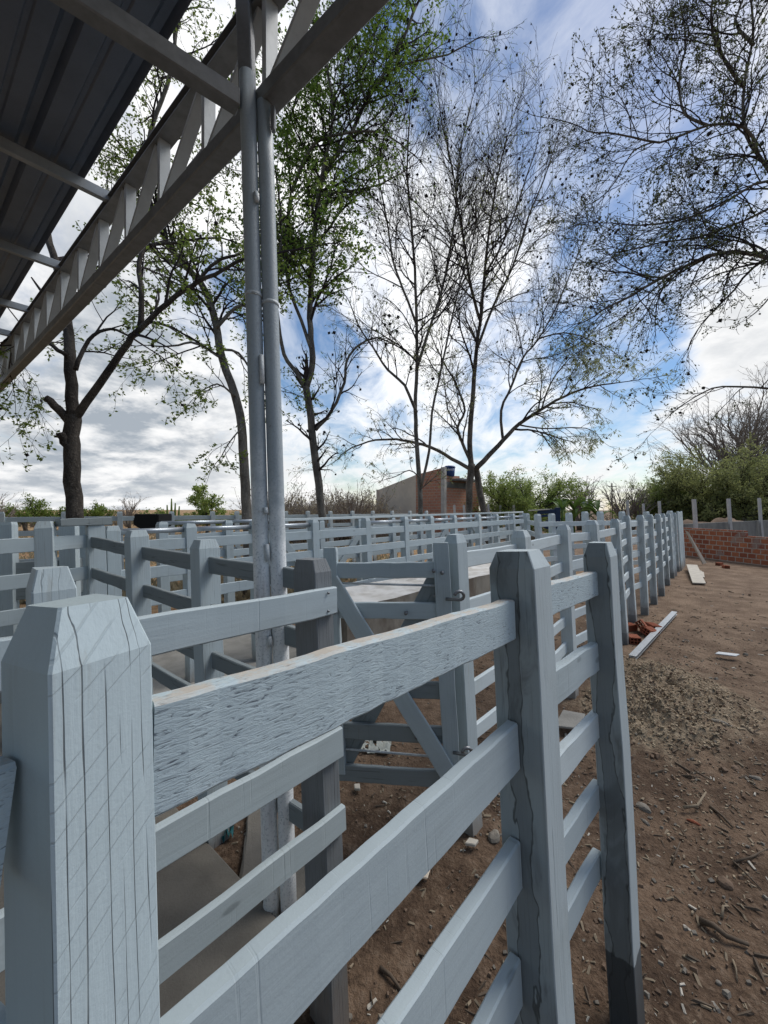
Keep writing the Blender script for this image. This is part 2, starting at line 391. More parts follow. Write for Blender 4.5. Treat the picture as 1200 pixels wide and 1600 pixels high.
def tube_into(vs, fs, pts, rs, sides, caps=False):
    n = len(pts); b0 = len(vs)
    d = (pts[1] - pts[0]).normalized()
    a = d.orthogonal().normalized()
    for i in range(n):
        if i < n - 1: dd = (pts[i + 1] - pts[i])
        else: dd = pts[i] - pts[i - 1]
        if 0 < i < n - 1: dd = pts[i + 1] - pts[i - 1]
        if dd.length > 1e-9: d = dd.normalized()
        a = a - d * a.dot(d)
        a = a.normalized() if a.length > 1e-6 else d.orthogonal().normalized()
        b = d.cross(a)
        for k in range(sides):
            th = 2 * math.pi * k / sides
            vs.append(pts[i] + (a * math.cos(th) + b * math.sin(th)) * rs[i])
    for i in range(n - 1):
        for k in range(sides):
            k2 = (k + 1) % sides
            fs.append((b0 + i * sides + k, b0 + i * sides + k2, b0 + (i + 1) * sides + k2, b0 + (i + 1) * sides + k))
    if caps:
        fs.append(tuple(b0 + k for k in range(sides - 1, -1, -1))); fs.append(tuple(b0 + (n - 1) * sides + k for k in range(sides)))
def box_obj(name, mw, sx, sy, sz, mat, parent=None, bev=.01, jit=0, centre=(0, 0, .5)):
    bm = bmesh.new(); bmesh.ops.create_cube(bm, size=1)
    for v in bm.verts:
        v.co = Vector(((v.co.x + .5 - centre[0] if centre[0] else v.co.x) * sx, v.co.y * sy, (v.co.z + centre[2]) * sz))
    if bev: bmesh.ops.bevel(bm, geom=list(bm.edges), offset=bev, segments=1, affect='EDGES')
    if jit:
        for v in bm.verts: v.co += Vector((U(-jit, jit), U(-jit, jit), U(-jit, jit)))
    return bm_obj(name, bm, M[mat] if isinstance(mat, str) else mat, parent, mw)
# ------------------------------------------------------------------ sky and sun
SUN_EL, SUN_AZ = math.radians(52), math.radians(62)     # azimuth measured from +Y towards +X
w = bpy.data.worlds.new('World'); SC.world = w; w.use_nodes = True
t = NT(w.node_tree)
wo = t.n('ShaderNodeOutputWorld'); bg = t.n('ShaderNodeBackground'); bg2 = t.n('ShaderNodeBackground'); ms = t.n('ShaderNodeMixShader')
sky = t.n('ShaderNodeTexSky', sky_type='NISHITA', sun_disc=False)
sky.sun_elevation = SUN_EL; sky.sun_rotation = SUN_AZ; sky.air_density = 1.0; sky.dust_density = .6; sky.ozone_density = 1.2
hs = t.n('ShaderNodeHueSaturation'); hs.inputs['Saturation'].default_value = 1.3; hs.inputs['Value'].default_value = 1.0
t.l(sky.outputs[0], hs.inputs['Color']); t.l(hs.outputs[0], bg.inputs[0]); bg.inputs[1].default_value = .105
tc = t.n('ShaderNodeTexCoord'); D = t.vmath('NORMALIZE', tc.outputs['Generated'])
sp = t.n('ShaderNodeSeparateXYZ'); t.l(D, sp.inputs[0])
den = t.math('ADD', t.math('MAXIMUM', sp.outputs[2], 0.0), .26)
cb = t.n('ShaderNodeCombineXYZ'); t.l(t.math('DIVIDE', sp.outputs[0], den), cb.inputs[0]); t.l(t.math('DIVIDE', sp.outputs[1], den), cb.inputs[1])
uv = cb.outputs[0]
uvr = t.mapping(uv, (1.25, .75, 1), (0, 0, math.radians(38)))
n_big = t.noise(uvr, 1.15, 7, .56, .35)
n_fine = t.noise(uvr, 4.4, 8, .62, .5)
n_sh = t.noise(t.mapping(uv, (1, 1, 1), (0, 0, 0), (3.1, 1.7, 0)), 2.6, 7, .6, .2)
def blob(px, py, a_in, a_out):
    c = Vector((px - CX, FPX, YH - py)).normalized()
    return t.step(t.vmath('DOT_PRODUCT', D, tuple(c)), math.cos(math.radians(a_out)), math.cos(math.radians(a_in)))
cov = t.math('ADD', t.math('MULTIPLY', n_big, .50), t.math('MULTIPLY', n_fine, .70))
for px, py, a, b_, wgt in ((820, 50, 1, 16, -.17), (960, 200, 1, 9, -.04), (1010, 330, 1, 10, -.11), (1100, 60, 1, 10, -.05), (975, 570, 1, 9, -.24), (480, 560, 1, 9, -.22), (340, 470, 1, 8, -.18),
                           (670, 400, 3, 16, .18), (640, 640, 3, 12, .14), (150, 640, 5, 30, .24), (1120, 600, 1, 10, .22), (1110, 470, 1, 7, .08), (330, 210, 3, 15, .12), (850, 690, 2, 12, .06), (1180, 480, 1, 8, .12), (1000, 200, 1, 10, .05)):
    cov = t.math('ADD', cov, t.math('MULTIPLY', blob(px, py, a, b_), wgt))
low = t.step(sp.outputs[2], .18, -.02)
cov = t.math('ADD', cov, t.math('MULTIPLY', low, .10))
mask = t.math('MAXIMUM', t.step(cov, .45, .84), t.math('MULTIPLY', t.step(n_fine, .30, .72), .42))
grey = t.math('MULTIPLY', blob(150, 590, 4, 20), t.step(n_sh, .66, .40))
grey2 = t.math('MULTIPLY', t.step(n_sh, .60, .40), .45)
thick = t.step(cov, .62, .98)
shade = t.math('ADD', t.math('MULTIPLY', grey, .75), t.math('MULTIPLY', grey2, thick), 0, True)
ccol = t.mix(shade, (1.0, 1.0, 1.0), (.40, .45, .51))
t.l(ccol, bg2.inputs[0])
glow = t.math('ADD', .92, t.math('MULTIPLY', blob(650, 300, 5, 40), .25))
back = t.math('ADD', .44, t.math('MULTIPLY', t.step(sp.outputs[1], -.55, .35), .56))     # unseen clouds behind the camera dimmed to darken faces turned that way
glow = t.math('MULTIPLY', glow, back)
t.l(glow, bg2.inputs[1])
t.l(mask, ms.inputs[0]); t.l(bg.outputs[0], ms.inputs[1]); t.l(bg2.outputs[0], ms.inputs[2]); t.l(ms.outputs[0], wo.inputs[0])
sl = bpy.data.lights.new('sun', 'SUN'); sl.energy = 2.6; sl.angle = math.radians(34); sl.color = (1, .96, .9)
so = bpy.data.objects.new('sun', sl); COL.objects.link(so)
sd = Vector((math.sin(SUN_AZ) * math.cos(SUN_EL), math.cos(SUN_AZ) * math.cos(SUN_EL), math.sin(SUN_EL)))
so.rotation_euler = sd.to_track_quat('Z', 'Y').to_euler(); so.location = sd * 40

# ------------------------------------------------------------------ ground
def axis(lo, hi, fine_lo, fine_hi, st, g=1.22):
    a = []; x = fine_lo
    while x <= fine_hi: a.append(x); x += st
    s = st; x = a[-1]
    while x < hi: s = min(s * g, 60); x += s; a.append(x)
    s = st; x = a[0]; pre = []
    while x > lo: s = min(s * g, 60); x -= s; pre.append(x)
    return pre[::-1] + a
MOUND = G(1035, 1075); MOUND2 = G(1010, 1120)
def smooth(a, b, x):
    u = max(0, min(1, (x - a) / (b - a))); return u * u * (3 - 2 * u)
def gz(x, y):
    d = math.hypot(x, y)
    near = 1 - smooth(6, 14, d)
    z = mnoise.noise(Vector((x * .5, y * .5, 2.0))) * .035 * (1 - smooth(30, 60, d))
    z += mnoise.noise(Vector((x * 3.1, y * 3.1, 7.0))) * .016 * near + mnoise.noise(Vector((x * 9, y * 9, 1.0))) * .009 * near
    z += abs(mnoise.noise(Vector((x * 24, y * 24, 4.0)))) * .010 * near
    for c, rx, ry, h in ((MOUND, .62, .85, .13), (MOUND2, .5, .55, .10)):
        q = ((x - c.x) / rx) ** 2 + ((y - c.y) / ry) ** 2
        if q < 5: z += h * math.exp(-q) * (1 + .7 * mnoise.noise(Vector((x * 7, y * 7, 3))) + .6 * mnoise.noise(Vector((x * 17, y * 17, 3))))
    z += smooth(26, 120, y) * 1.0 * smooth(10, -40, x)
    return z - .02 * (1 - smooth(14, 25, d))
xs = axis(-500, 500, -1.4, 5.4, .035); ys = axis(-60, 900, .7, 7.2, .035)
gv = [(x, y, gz(x, y)) for y in ys for x in xs]; nx = len(xs)
gf = [(j * nx + i, j * nx + i + 1, (j + 1) * nx + i + 1, (j + 1) * nx + i) for j in range(len(ys) - 1) for i in range(nx - 1)]
m, t, b, tc, vec, rnd = new_mat('bare trodden earth')
o_ = tc.outputs['Object']
n1 = t.noise(o_, .35, 4); n2 = t.noise(o_, 2.2, 6, .6); n3 = t.noise(o_, 16, 6, .68); n4 = t.noise(o_, 75, 4, .7); n5 = t.noise(o_, 5.5, 5, .6)
vor = t.n('ShaderNodeTexVoronoi'); t.l(o_, vor.inputs['Vector']); vor.inputs['Scale'].default_value = 42
c = t.mix(t.step(n2, .36, .66), (.088, .057, .038), (.188, .126, .084))
c = t.mix(t.math('MULTIPLY', t.step(n3, .5, .68), .65), c, (.24, .175, .125))
c = t.mix(t.math('MULTIPLY', t.step(n3, .50, .34), .6), c, (.045, .030, .022))
c = t.mix(t.math('MULTIPLY', t.step(n4, .60, .72), .6), c, (.30, .24, .18))
c = t.mix(t.math('MULTIPLY', t.step(n4, .42, .30), .5), c, (.038, .026, .019))
# wood shavings and lime spilt on the soil beside the fence
sp_ = t.n('ShaderNodeSeparateXYZ'); t.l(o_, sp_.inputs[0])
def patch(cx, cy, rx, ry):
    dx = t.math('DIVIDE', t.math('SUBTRACT', sp_.outputs[0], cx), rx); dy = t.math('DIVIDE', t.math('SUBTRACT', sp_.outputs[1], cy), ry)
    q = t.math('SQRT', t.math('ADD', t.math('MULTIPLY', dx, dx), t.math('MULTIPLY', dy, dy)))
    q = t.math('ADD', q, t.math('MULTIPLY', t.math('SUBTRACT', n5, .5), 1.5))
    return t.step(q, 1.25, .55)
sh = t.math('MAXIMUM', patch(MOUND.x, MOUND.y, .75, 1.0), patch(MOUND2.x, MOUND2.y, .6, .6))
shc = t.mix(t.step(n3, .36, .62), (.19, .145, .10), (.44, .36, .25))
shc = t.mix(t.math('MULTIPLY', t.step(n4, .55, .7), .7), shc, (.46, .40, .31))
c = t.mix(t.math('MULTIPLY', sh, .85), c, shc)
# paler, drier yard to the right and far
far_ = t.step(sp_.outputs[1], 1.6, 6.5)
c = t.mix(t.math('MULTIPLY', far_, .55), c, t.mix(t.step(n2, .35, .7), (.205, .142, .098), (.31, .228, .162)))
# dry straw-coloured pasture beyond the pens
ps = t.math('MULTIPLY', t.step(t.math('ADD', t.math('ADD', sp_.outputs[1], t.math('MULTIPLY', sp_.outputs[0], -.55)), t.math('MULTIPLY', t.math('SUBTRACT', n1, .5), 3)), 7.5, 9.5), t.step(sp_.outputs[0], 8, 4))
pc = t.mix(t.step(n5, .35, .62), (.20, .115, .055), (.42, .31, .17))
pc = t.mix(t.math('MULTIPLY', t.step(n1, .4, .6), .5), pc, (.25, .13, .07))
pc = t.mix(t.math('MULTIPLY', t.step(n3, .5, .7), .5), pc, (.10, .07, .04))
c = t.mix(ps, c, pc)
h = t.math('ADD', t.math('ADD', t.math('MULTIPLY', n3, 1.0), t.math('MULTIPLY', n4, .55)), t.math('MULTIPLY', vor.outputs[0], -.35))
fin(t, b, c, .95, t.bump(h, .85, .03), .15)
ground = mesh_obj('ground', gv, gf, m, smooth=True); setp(ground, 'brown bare earth of the yard and straw coloured pasture', kind='structure')
def on_ground(p): return Vector((p[0], p[1], gz(p[0], p[1])))

# ------------------------------------------------------------------ timber fences
A = Vector((.66, .75, 0)).normalized(); Fd = Vector((-.77, .64, 0)).normalized()
def v2(x, y): return Vector((x, y, 0))
ZS = (1.72, 1.435, 1.15, .865, .58)

# --- fence in the foreground (three posts)
fa = thing('corral_fence', 'pale grey plank fence in the foreground with a big cracked post at its near end', 'fence', (.3, 1.0, 0), 'corral fences')
rot = math.radians(26.6); d1 = Vector((math.sin(rot), math.cos(rot), 0)); n1_ = Vector((-math.cos(rot), math.sin(rot), 0))
Y0 = .385; cnr = Vector(((90 - 600) / FPX * Y0, Y0, 0)); ctr = cnr + d1 * .0525 + n1_ * .0525
# bring the foot of the post where the photo shows its edges (the post leans with the yard)
ctr -= Vector((LEAN.x, LEAN.y, 0)) * 1.45
post(fa, ctr, 1.895, d1, .106, .106, 'postcrack', taper=.06, ts=.68, jit=.0015)
dA2 = Vector((math.sin(math.radians(45)), math.cos(math.radians(45)), 0)); nA2 = Vector((-dA2.y, dA2.x, 0))
def corner_post(parent, xl, xc, Y0, perp, par, d, ztop, mat, zref=1.5, **kw):
    n = Vector((-d.y, d.x, 0)); c = Vector(((xc - 600) / FPX * Y0, Y0, 0)); ce = c + d * par / 2 + n * perp / 2
    ce -= Vector((LEAN.x, LEAN.y, 0)) * zref
    return post(parent, ce, ztop, d, par, perp, mat, **kw)
corner_post(fa, 772, 843, 1.15, .148, .118, dA2, 1.873, 'poststain', taper=.05, ts=.72)
corner_post(fa, 918, 961, 1.535, .100, .10, dA2, 1.868, 'postfootstain', taper=.055, ts=.70)
board(fa, P(235, 1094, .50), P(795, 936, 1.20), .138, .118, .036, 'roughboard', seg=24, wob=.0018)
board(fa, P(235, 1622, .50), P(800, 1127, 1.20), .150, .140, .036, 'board', seg=20, wob=.0009)
for z in (1.00, .65): board(fa, Vector((-.262, .475, z)), Vector((.395, 1.2, z + .005)), .14, .14, .036, 'board', seg=14, wob=.0012)
def brail(zl, zr, h, mat='boardlight'): board(fa, Vector(((845 - 600) / FPX * 1.245, 1.245, zl)), Vector(((932 - 600) / FPX * 1.62, 1.62, zr)), h, h * .95, .034, mat, seg=6)
brail(1.765, 1.752, .104, 'roughboard'); brail(1.480, 1.468, .115, 'board'); brail(1.19, 1.185, .105, 'boardlight'); brail(.905, .90, .10, 'board'); brail(.625, .615, .105, 'board')
# the run carries on behind the near post, out of the left of the frame
board(fa, P(16, 1182, .42), Vector((-.60, .02, 1.80)), .125, .12, .036, 'roughboard', seg=10)
board(fa, P(10, 1570, .45), Vector((-.62, .05, 1.42)), .13, .13, .036, 'board', seg=8)

# --- plank fence standing behind it, ending at the half bare post
fc = thing('corral_fence', 'plank fence nailed over a half bare corner post in front of the steel column', 'fence', (-.5, 1.3, 0), 'corral fences')
dC = Vector((math.sin(math.radians(42)), math.cos(math.radians(42)), 0)); nC = Vector((-dC.y, dC.x, 0))
c1 = Vector(((520 - 600) / FPX * 1.60, 1.60, 0))                       # outer front corner of the corner post
pc1 = c1 - dC * .042 + nC * .0725 - Vector((LEAN.x, LEAN.y, 0)) * 1.6
post(fc, pc1, 1.80, dC, .085, .145, 'postraw', taper=.05, ts=.78)
post(fc, Vector((-.815, .975, 0)) - Vector((LEAN.x, LEAN.y, 0)) * 1.7, 1.86, dC, .085, .10, 'post', taper=.055, ts=.7)
e0 = c1 + Vector((0, 0, 0)) - nC * .016
def crail(z0, z1, h0, h1, s=1.7, mat='board'):
    a = e0 - dC * s; b = e0 - Vector((LEAN.x, LEAN.y, 0)) * (1.6 - z1)
    a = a - Vector((LEAN.x, LEAN.y, 0)) * (1.6 - z0)
    r = board(fc, Vector((a.x, a.y, z0)), Vector((b.x, b.y, z1)), h0, h1, .028, mat, seg=14)
    return r
crail(1.73, 1.692, .115, .108); crail(1.13, 1.14, .12, .115); crail(.82, .835, .10, .098)
for z in (1.675, 1.605):
    for dx in (.012,):
        q = e0 - dC * .05 - nC * .014; tube(fc, [Vector((q.x, q.y, z)), Vector((q.x, q.y, z)) - nC * .005], .005, 'bolt', 'nail', 6)

# --- fence running from that corner post away to the left
ff = thing('corral_fence', 'dark sided rail fence running from the half bare corner post back to the left', 'fence', (-1.6, 2.8, 0), 'corral fences')
FP = [Vector((-.33, 1.90, 0)), Vector((-1.16, 2.47, 0)), Vector((-1.90, 3.06, 0)), Vector((-2.78, 3.72, 0))]
for (x, Y, zt, pa, pe) in ((321, 2.45, 1.815, .12, .13), (214, 3.03, 1.845, .13, .13), (149, 3.72, 1.885, .10, .135)):
    c_ = Vector(((x - 600) / FPX * Y, Y, 0)) - Vector((LEAN.x, LEAN.y, 0)) * 1.7
    post(ff, c_, zt, Fd, pa, pe, 'post', taper=.05, ts=.74)
FZ = [1.70, 1.415, 1.13, .845, .56]
for k, z in enumerate(FZ):
    pts = [Vector((-.31, 1.83, z + .015)), Vector((-1.16, 2.50, z + .01)), Vector((-1.92, 3.09, z + .02)), Vector((-2.80, 3.75, z + .05))]
    for a, b_ in zip(pts[:-1], pts[1:]):
        lo = Vector((LEAN.x, LEAN.y, 0)) * (z - 1.7)
        board(ff, a + lo, b_ + lo, .098, .095, .034, 'boarddark', seg=8)

# --- fence between the yard and the pens: from the gate post to the board panel, far right
fe = thing('corral_fence', 'long pale plank fence from the gate post away to the brick wall', 'fence', (3.4, 5.8, 0), 'corral fences')
L0 = Vector((.57, 2.56, 0)); L1 = Vector((9.62, 12.96, 0)); EB = (L1 - L0).normalized(); nE = Vector((-EB.y, EB.x, 0))
EP = [(713, 2.58, 1.842, .125, .10, 'post', 735, 1290), (814, 3.26, 1.83, .12, .12, 'postlight', None, None), (881, 4.22, 1.835, .12, .12, 'postlight', 893, 1088),
      (927, 4.9, 1.87, .12, .13, 'postlight', None, None), (966, 5.99, 1.86, .12, .12, 'postfoot', 975, 1003)]
for px, py in ((991.7, 971.7), (1010.7, 960), (1025, 941.7), (1036.7, 928), (1046, 913), (1053, 901.7), (1061.7, 891.7)): EP.append((px - 8, HC * FPX / (py - YH), 1.895, .115, .12, 'postfoot', px - 3, py))
eb = []
for (x, Y, zt, pa, pe, mt, bx, by) in EP:
    if bx: g = G(bx, by)
    else: g = Vector(((x - 600) / FPX * Y, Y, 0)) - Vector((LEAN.x, LEAN.y, 0)) * 1.75
    post(fe, g, zt, EB, pa, pe, mt, taper=.055, ts=.66, tilt=(U(-.012, .012), U(-.01, .01))); eb.append(g)
for i in range(len(eb) - 1):
    zoff = .0 if i < 4 else .05 + .0 * i
    for k, z in enumerate(ZS):
        lo = Vector((LEAN.x, LEAN.y, 0)) * z + nE * .02
        zz = z + zoff + U(-.012, .012)
        if i == 0 and k == 1: zz = 1.40
        board(fe, eb[i] + lo + Vector((0, 0, zz)), eb[i + 1] + lo + Vector((0, 0, zz + U(-.012, .012))), U(.095, .112), None, .03, 'boardlight', seg=5)
# grey upright boards closing its far end
for k in range(4):
    p_ = L1 + EB * (.35 + k * .42) - nE * .05
    post(fe, p_, 1.93 + U(-.03, .03), EB, .34, .04, 'post', taper=.02, ts=.96, name='upright_board')

# --- gate hung between the corner post and the gate post
gt = thing('gate', 'grey plank gate with a diagonal brace standing before the concrete trough', 'gate', (.0, 2.45, 0))
gl, gr = P(512, 900, 2.52), P(690, 876, 2.42)
gd = Vector((gr.x - gl.x, gr.y - gl.y, 0)).normalized(); gn = Vector((gd.y, -gd.x, 0))    # towards the camera
def gp(t_, z, off=0.0):
    p = Vector((gl.x, gl.y, 0)).lerp(Vector((gr.x, gr.y, 0)), t_); p += Vector((LEAN.x, LEAN.y, 0)) * (z - 1.68) + gn * off; p.z = z; return p
for z in (1.682, 1.435, .955, .69, .43):
    board(gt, gp(0, z - .02), gp(.98, z), .098, .10, .03, 'boarddark' if z < 1 else 'board', seg=8)
def bar3(parent, p0, p1, wid, thick, mat, name):          # flat board between two points, its face towards the camera
    x = (p1 - p0).normalized(); zup = x.cross(gn).normalized()
    if zup.z < 0: zup = -zup
    return board(parent, p0 + zup * wid / 2, p1 + zup * wid / 2, wid, wid, thick, mat, name, up=zup, seg=8)
st = post(gt, gp(1.0, 1.7, .002) - Vector((LEAN.x, LEAN.y, 0)) * 1.7, 1.80, gd, .095, .055, 'post', taper=.03, ts=.95, zb=.36, name='stile')
post(gt, gp(0.03, 1.7, .0) - Vector((LEAN.x, LEAN.y, 0)) * 1.7, 1.76, gd, .085, .05, 'post', taper=.03, ts=.95, zb=.36, name='stile')
bar3(gt, gp(.03, 1.56, .034), gp(1.0, .40, .034), .105, .026, 'board', 'brace')
bar3(gt, gp(.98, 1.60, -.034), gp(.06, .42, -.034), .13, .026, 'boarddark', 'brace')
for z in (1.535, .505): tube(gt, [gp(.02, z), gp(.97, z)], .007, 'steel', 'rod', 8)
for t_, z in ((.93, 1.63), (.68, 1.37), (.05, .63), (.72, .635), (.06, 1.36), (1.0, 1.62)):
    tube(gt, [gp(t_, z, .018), gp(t_, z, .045 if t_ < .99 else .05)], .011, 'bolt', 'bolt', 8)
def hook(z):
    pts = []
    c = gp(1.13, z, .04)
    for k in range(11):
        a = -math.pi * .5 + k / 10 * math.pi * 1.45
        pts.append(c + gd * (math.cos(a) * .028) + Vector((0, 0, 1)) * (math.sin(a) * .028) + gn * .004 * k)
    tube(gt, [gp(1.02, z - .028, .03)] + pts, .010, 'bolt', 'hook', 8)
hook(1.49); hook(.585)
tube(gt, [gp(.92, 1.478, .01), gp(1.03, 1.478, .01)], .012, 'bolt', 'bolt', 8)

# --- long race fence across the middle, with a steel pipe along its top
HS = Vector((-.71, 6.3, 0)); HD = Vector((3.35, 3.8, 0)).normalized(); nH = Vector((-HD.y, HD.x, 0))
def h_at(px, off=0.0):
    r = (px - 600) / FPX; b0 = HS + nH * off
    s = (b0.x - r * b0.y) / (r * HD.y - HD.x); return b0 + HD * s
def lean(z): return Vector((LEAN.x, LEAN.y, 0)) * z
fh = thing('corral_fence', 'pale race fence across the middle with a steel pipe along its top', 'fence', h_at(560), 'corral fences')
hp = [175, 295, 398, 489, 572, 631, 672, 709, 746, 776, 800, 821]
hb = []
for i, x in enumerate(hp):
    g = h_at(x) - lean(1.8) * .9; zt = 1.835 + .05 * min(1, i / 9)
    post(fh, g, zt, HD, .12, .13, 'post' if i < 8 else 'postlight', taper=.05, ts=.75, tilt=(U(-.01, .01), U(-.01, .01))); hb.append(g)
for i in range(len(hb) - 1):
    for z in (1.675, 1.39, 1.10, .81):
        zz = z + .035 * i / 10
        board(fh, hb[i] + lean(z) - nH * .05 + Vector((0, 0, zz)), hb[i + 1] + lean(z) - nH * .05 + Vector((0, 0, zz + .005)), .125, .12, .03, 'board', seg=5)
    if i != 3: tube(fh, [hb[i] + lean(1.8) + Vector((0, 0, 1.768 + .02 * i / 10)), hb[i + 1] + lean(1.8) + Vector((0, 0, 1.77 + .02 * i / 10))], .03, 'pipetop', 'top_pipe', 10)
# --- its twin behind, capped with a mossy rail
fh2 = thing('corral_fence', 'grey race fence with a flat mossy cap rail behind the piped fence', 'fence', h_at(560, 1.25), 'corral fences')
h2 = [253, 355, 430, 500, 560, 612, 655, 695, 733, 765, 792, 815]
hb2 = []
for i, x in enumerate(h2):
    g = h_at(x, 1.25) - lean(1.8); hb2.append(g)
    post(fh2, g, 1.83 if i < 3 else 1.79 + .09 * (i - 2) / 9, HD, .12, .13, 'post', taper=.04, ts=.8)
for i in range(len(hb2) - 1):
    for z in (1.64, 1.37, 1.10, .84):
        board(fh2, hb2[i] + lean(z) + Vector((0, 0, z)), hb2[i + 1] + lean(z) + Vector((0, 0, z + .01)), .11, .11, .03, 'board', seg=4)
    if i >= 2: board(fh2, hb2[i] + lean(1.9) + Vector((0, 0, 1.835 + .09 * (i - 2) / 9)), hb2[i + 1] + lean(1.9) + Vector((0, 0, 1.835 + .09 * (i - 1) / 9)), .05, .05, .14, 'boardlight', 'cap_rail', seg=5)
    elif i < 2: tube(fh2, [hb2[i] + lean(1.8) + Vector((0, 0, 1.81)), hb2[i + 1] + lean(1.8) + Vector((0, 0, 1.81))], .03, 'pipetop', 'top_pipe', 10)
for i, (za, zb_) in ((2, (1.66, .5)), (3, (.5, 1.66)), (6, (.5, 1.6)), (8, (1.6, .6))):
    a_, b_ = hb2[i] + lean(1) - nH * .05, hb2[i + 1] + lean(1) - nH * .05
    x_ = Vector((b_.x, b_.y, zb_)) - Vector((a_.x, a_.y, za)); zu = x_.cross(nH).normalized(); zu = zu if zu.z > 0 else -zu
    board(fh2, Vector((a_.x, a_.y, za)), Vector((b_.x, b_.y, zb_)), .13, .13, .026, 'board', 'brace', up=zu, seg=3)
# --- pale cross fence from the end of the race to the long fence
fm = thing('corral_fence', 'pale cross fence with clean white posts joining the race to the long fence', 'fence', P(890, 900, 10), 'corral fences')
mp = [(823, 11.2, 802), (840, 9.5, 803), (862, 9.7, 802), (889, 9.9, 801), (914, 10.1, 799), (938, 10.4, 799), (972, 10.9, 799), (1010, 11.5, 799), (1047, 12.2, 798)]
mb = []
for x, Y, ty in mp:
    g = Vector(((x - 600) / FPX * Y, Y, 0)) - lean(1.8); mb.append(g)
    post(fm, g, HC - (ty - YH) / FPX * Y, Vector((1, .4, 0)), .12, .12, 'postlight', taper=.04, ts=.75)
for i in range(len(mb) - 1):
    for z in (1.70, 1.42, 1.14, .86, .58):
        board(fm, mb[i] + lean(z) + Vector((0, -.06, z)), mb[i + 1] + lean(z) + Vector((0, -.06, z + .01)), .12, .12, .03, 'boardlight', seg=4)
# --- far back fence along the pasture
fk = thing('corral_fence', 'thin grey fence along the dry pasture at the back left', 'fence', (-4.3, 11.5, 0), 'corral fences')
kb = []
for tt in [-.11, 0, .1036, .209, .322, .4235, .49, .56, .64, .716, .80, .889, .978, 1.07, 1.16, 1.25]:
    g = Vector((-8.3 + 8.06 * tt, 8.6 + 6.4 * tt, 0)) - lean(1.85); kb.append(g)
    post(fk, g, 1.95, Vector((8.06, 6.4, 0)), .11, .11, 'postlight', taper=.04, ts=.8)
for i in range(len(kb) - 1):
    for z in (1.83, 1.52, 1.21, .90):
        board(fk, kb[i] + lean(z) + Vector((0, 0, z)), kb[i + 1] + lean(z) + Vector((0, 0, z)), .115, .115, .03, 'board', seg=4)
# --- short pen fence at the left edge with a thick cap beam
fl = thing('corral_fence', 'short dark pen fence at the left edge under a thick cap beam', 'fence', (-2.9, 3.4, 0), 'corral fences')
pl0 = Vector(((71 - 600) / FPX * 3.42, 3.42, 0)) - lean(1.7)
post(fl, pl0, 1.90, Vector((.87, .5, 0)), .125, .16, 'post', taper=.06, ts=.72)
pl_ = pl0 - A * 1.45
post(fl, pl_, 1.90, Vector((.87, .5, 0)), .125, .16, 'post')
plm = Vector(((150 - 600) / FPX * 3.78, 3.78, 0)) - lean(1.7)
for z in (1.765, 1.475, 1.19, .90):
    lo = lean(z) - Vector((-A.y, A.x, 0)) * .04
    board(fl, pl_ + lo + Vector((0, 0, z - .02)), pl0 + lo + Vector((0, 0, z)), .125, .12, .03, 'board', seg=7)
    board(fl, pl0 + lo + Vector((0, 0, z)), plm + lo + Vector((0, 0, z)), .125, .12, .03, 'board', seg=5)
board(fl, pl0 + lean(1.93) + Vector((.07, .05, 1.915)), plm + lean(1.93) + Vector((.10, .04, 1.925)), .065, .075, .12, 'boarddark', 'cap_beam', seg=4)
# --- low inner pen behind it
fi = thing('corral_fence', 'dark inner pen fence glimpsed through the short fence at the left edge', 'fence', (-4.2, 4.3, 0), 'corral fences')
ib = []
for x, Y, zt in ((-60, 3.9, 1.87), (10, 4.1, 1.87), (108, 4.35, 1.84), (131, 4.6, 1.84)):
    g = Vector(((x - 600) / FPX * Y, Y, 0)) - lean(1.7); ib.append(g); post(fi, g, zt, Vector((.9, .3, 0)), .15, .12, 'post', taper=.03, ts=.9)
for i in range(len(ib) - 1):
    for z in (1.45, 1.20, .80): board(fi, ib[i] + lean(z) + Vector((0, 0, z)), ib[i + 1] + lean(z) + Vector((0, 0, z)), .14, .14, .03, 'boarddark', seg=4)

# ------------------------------------------------------------------ open shed: pipe column, truss, purlins, roof sheet
sh_ = thing('open_shed', 'grey steel shed roof with a lattice truss carried on a twin pipe column', 'shed', (-.55, 1.96, 0))
def col_pt(px, py, Y): return P(px, py, Y)
cb_ = G(438, 1430)
zt1, zt2 = 4.12, 3.90
for (xb, xt, zt, Yt) in ((425, 386, 4.19, 2.00), (452, 413, 4.07, 2.03)):
    b0 = Vector(((xb - 600) / FPX * 1.956, 1.956, -.05)); tp = Vector(((xt - 600) / FPX * Yt, Yt, zt))
    pts = [b0.lerp(tp, k / 12) for k in range(13)]
    c_ = tube(sh_, pts, .0395, 'steel', 'pipe_column', 20)
    for zz in (1.0, 3.06 if xb == 425 else 3.03):
        k = (zz + .05) / (zt + .05); p_ = b0.lerp(tp, k); q_ = b0.lerp(tp, k + .004)
        tube(c_, [p_, q_], .0425, 'steel', 'weld_ring', 20)
for zz, ln in ((3.52, .05), (2.62, .14), (1.98, .03), (1.75, .08), (1.33, .05)):
    k = (zz + .05) / 4.15
    p_ = Vector(((438 - 600) / FPX * 1.956, 1.956 - .03, zz)).lerp(Vector(((399 - 600) / FPX * 2.0, 2.0 - .03, zz)), k)
    tube(sh_, [p_, p_ + Vector((-.002, 0, ln * .5)), p_ + Vector((-.004, 0, ln))], .012, 'steel', 'weld', 8)
TD = Vector((-.78, .62, 0)).normalized(); TN = Vector((.62, .78, 0)); T0 = Vector((-.60, 2.045, 0))
def tp_(s, z, off=0.0): p = T0 + TD * s + TN * off; p.z = z; return p
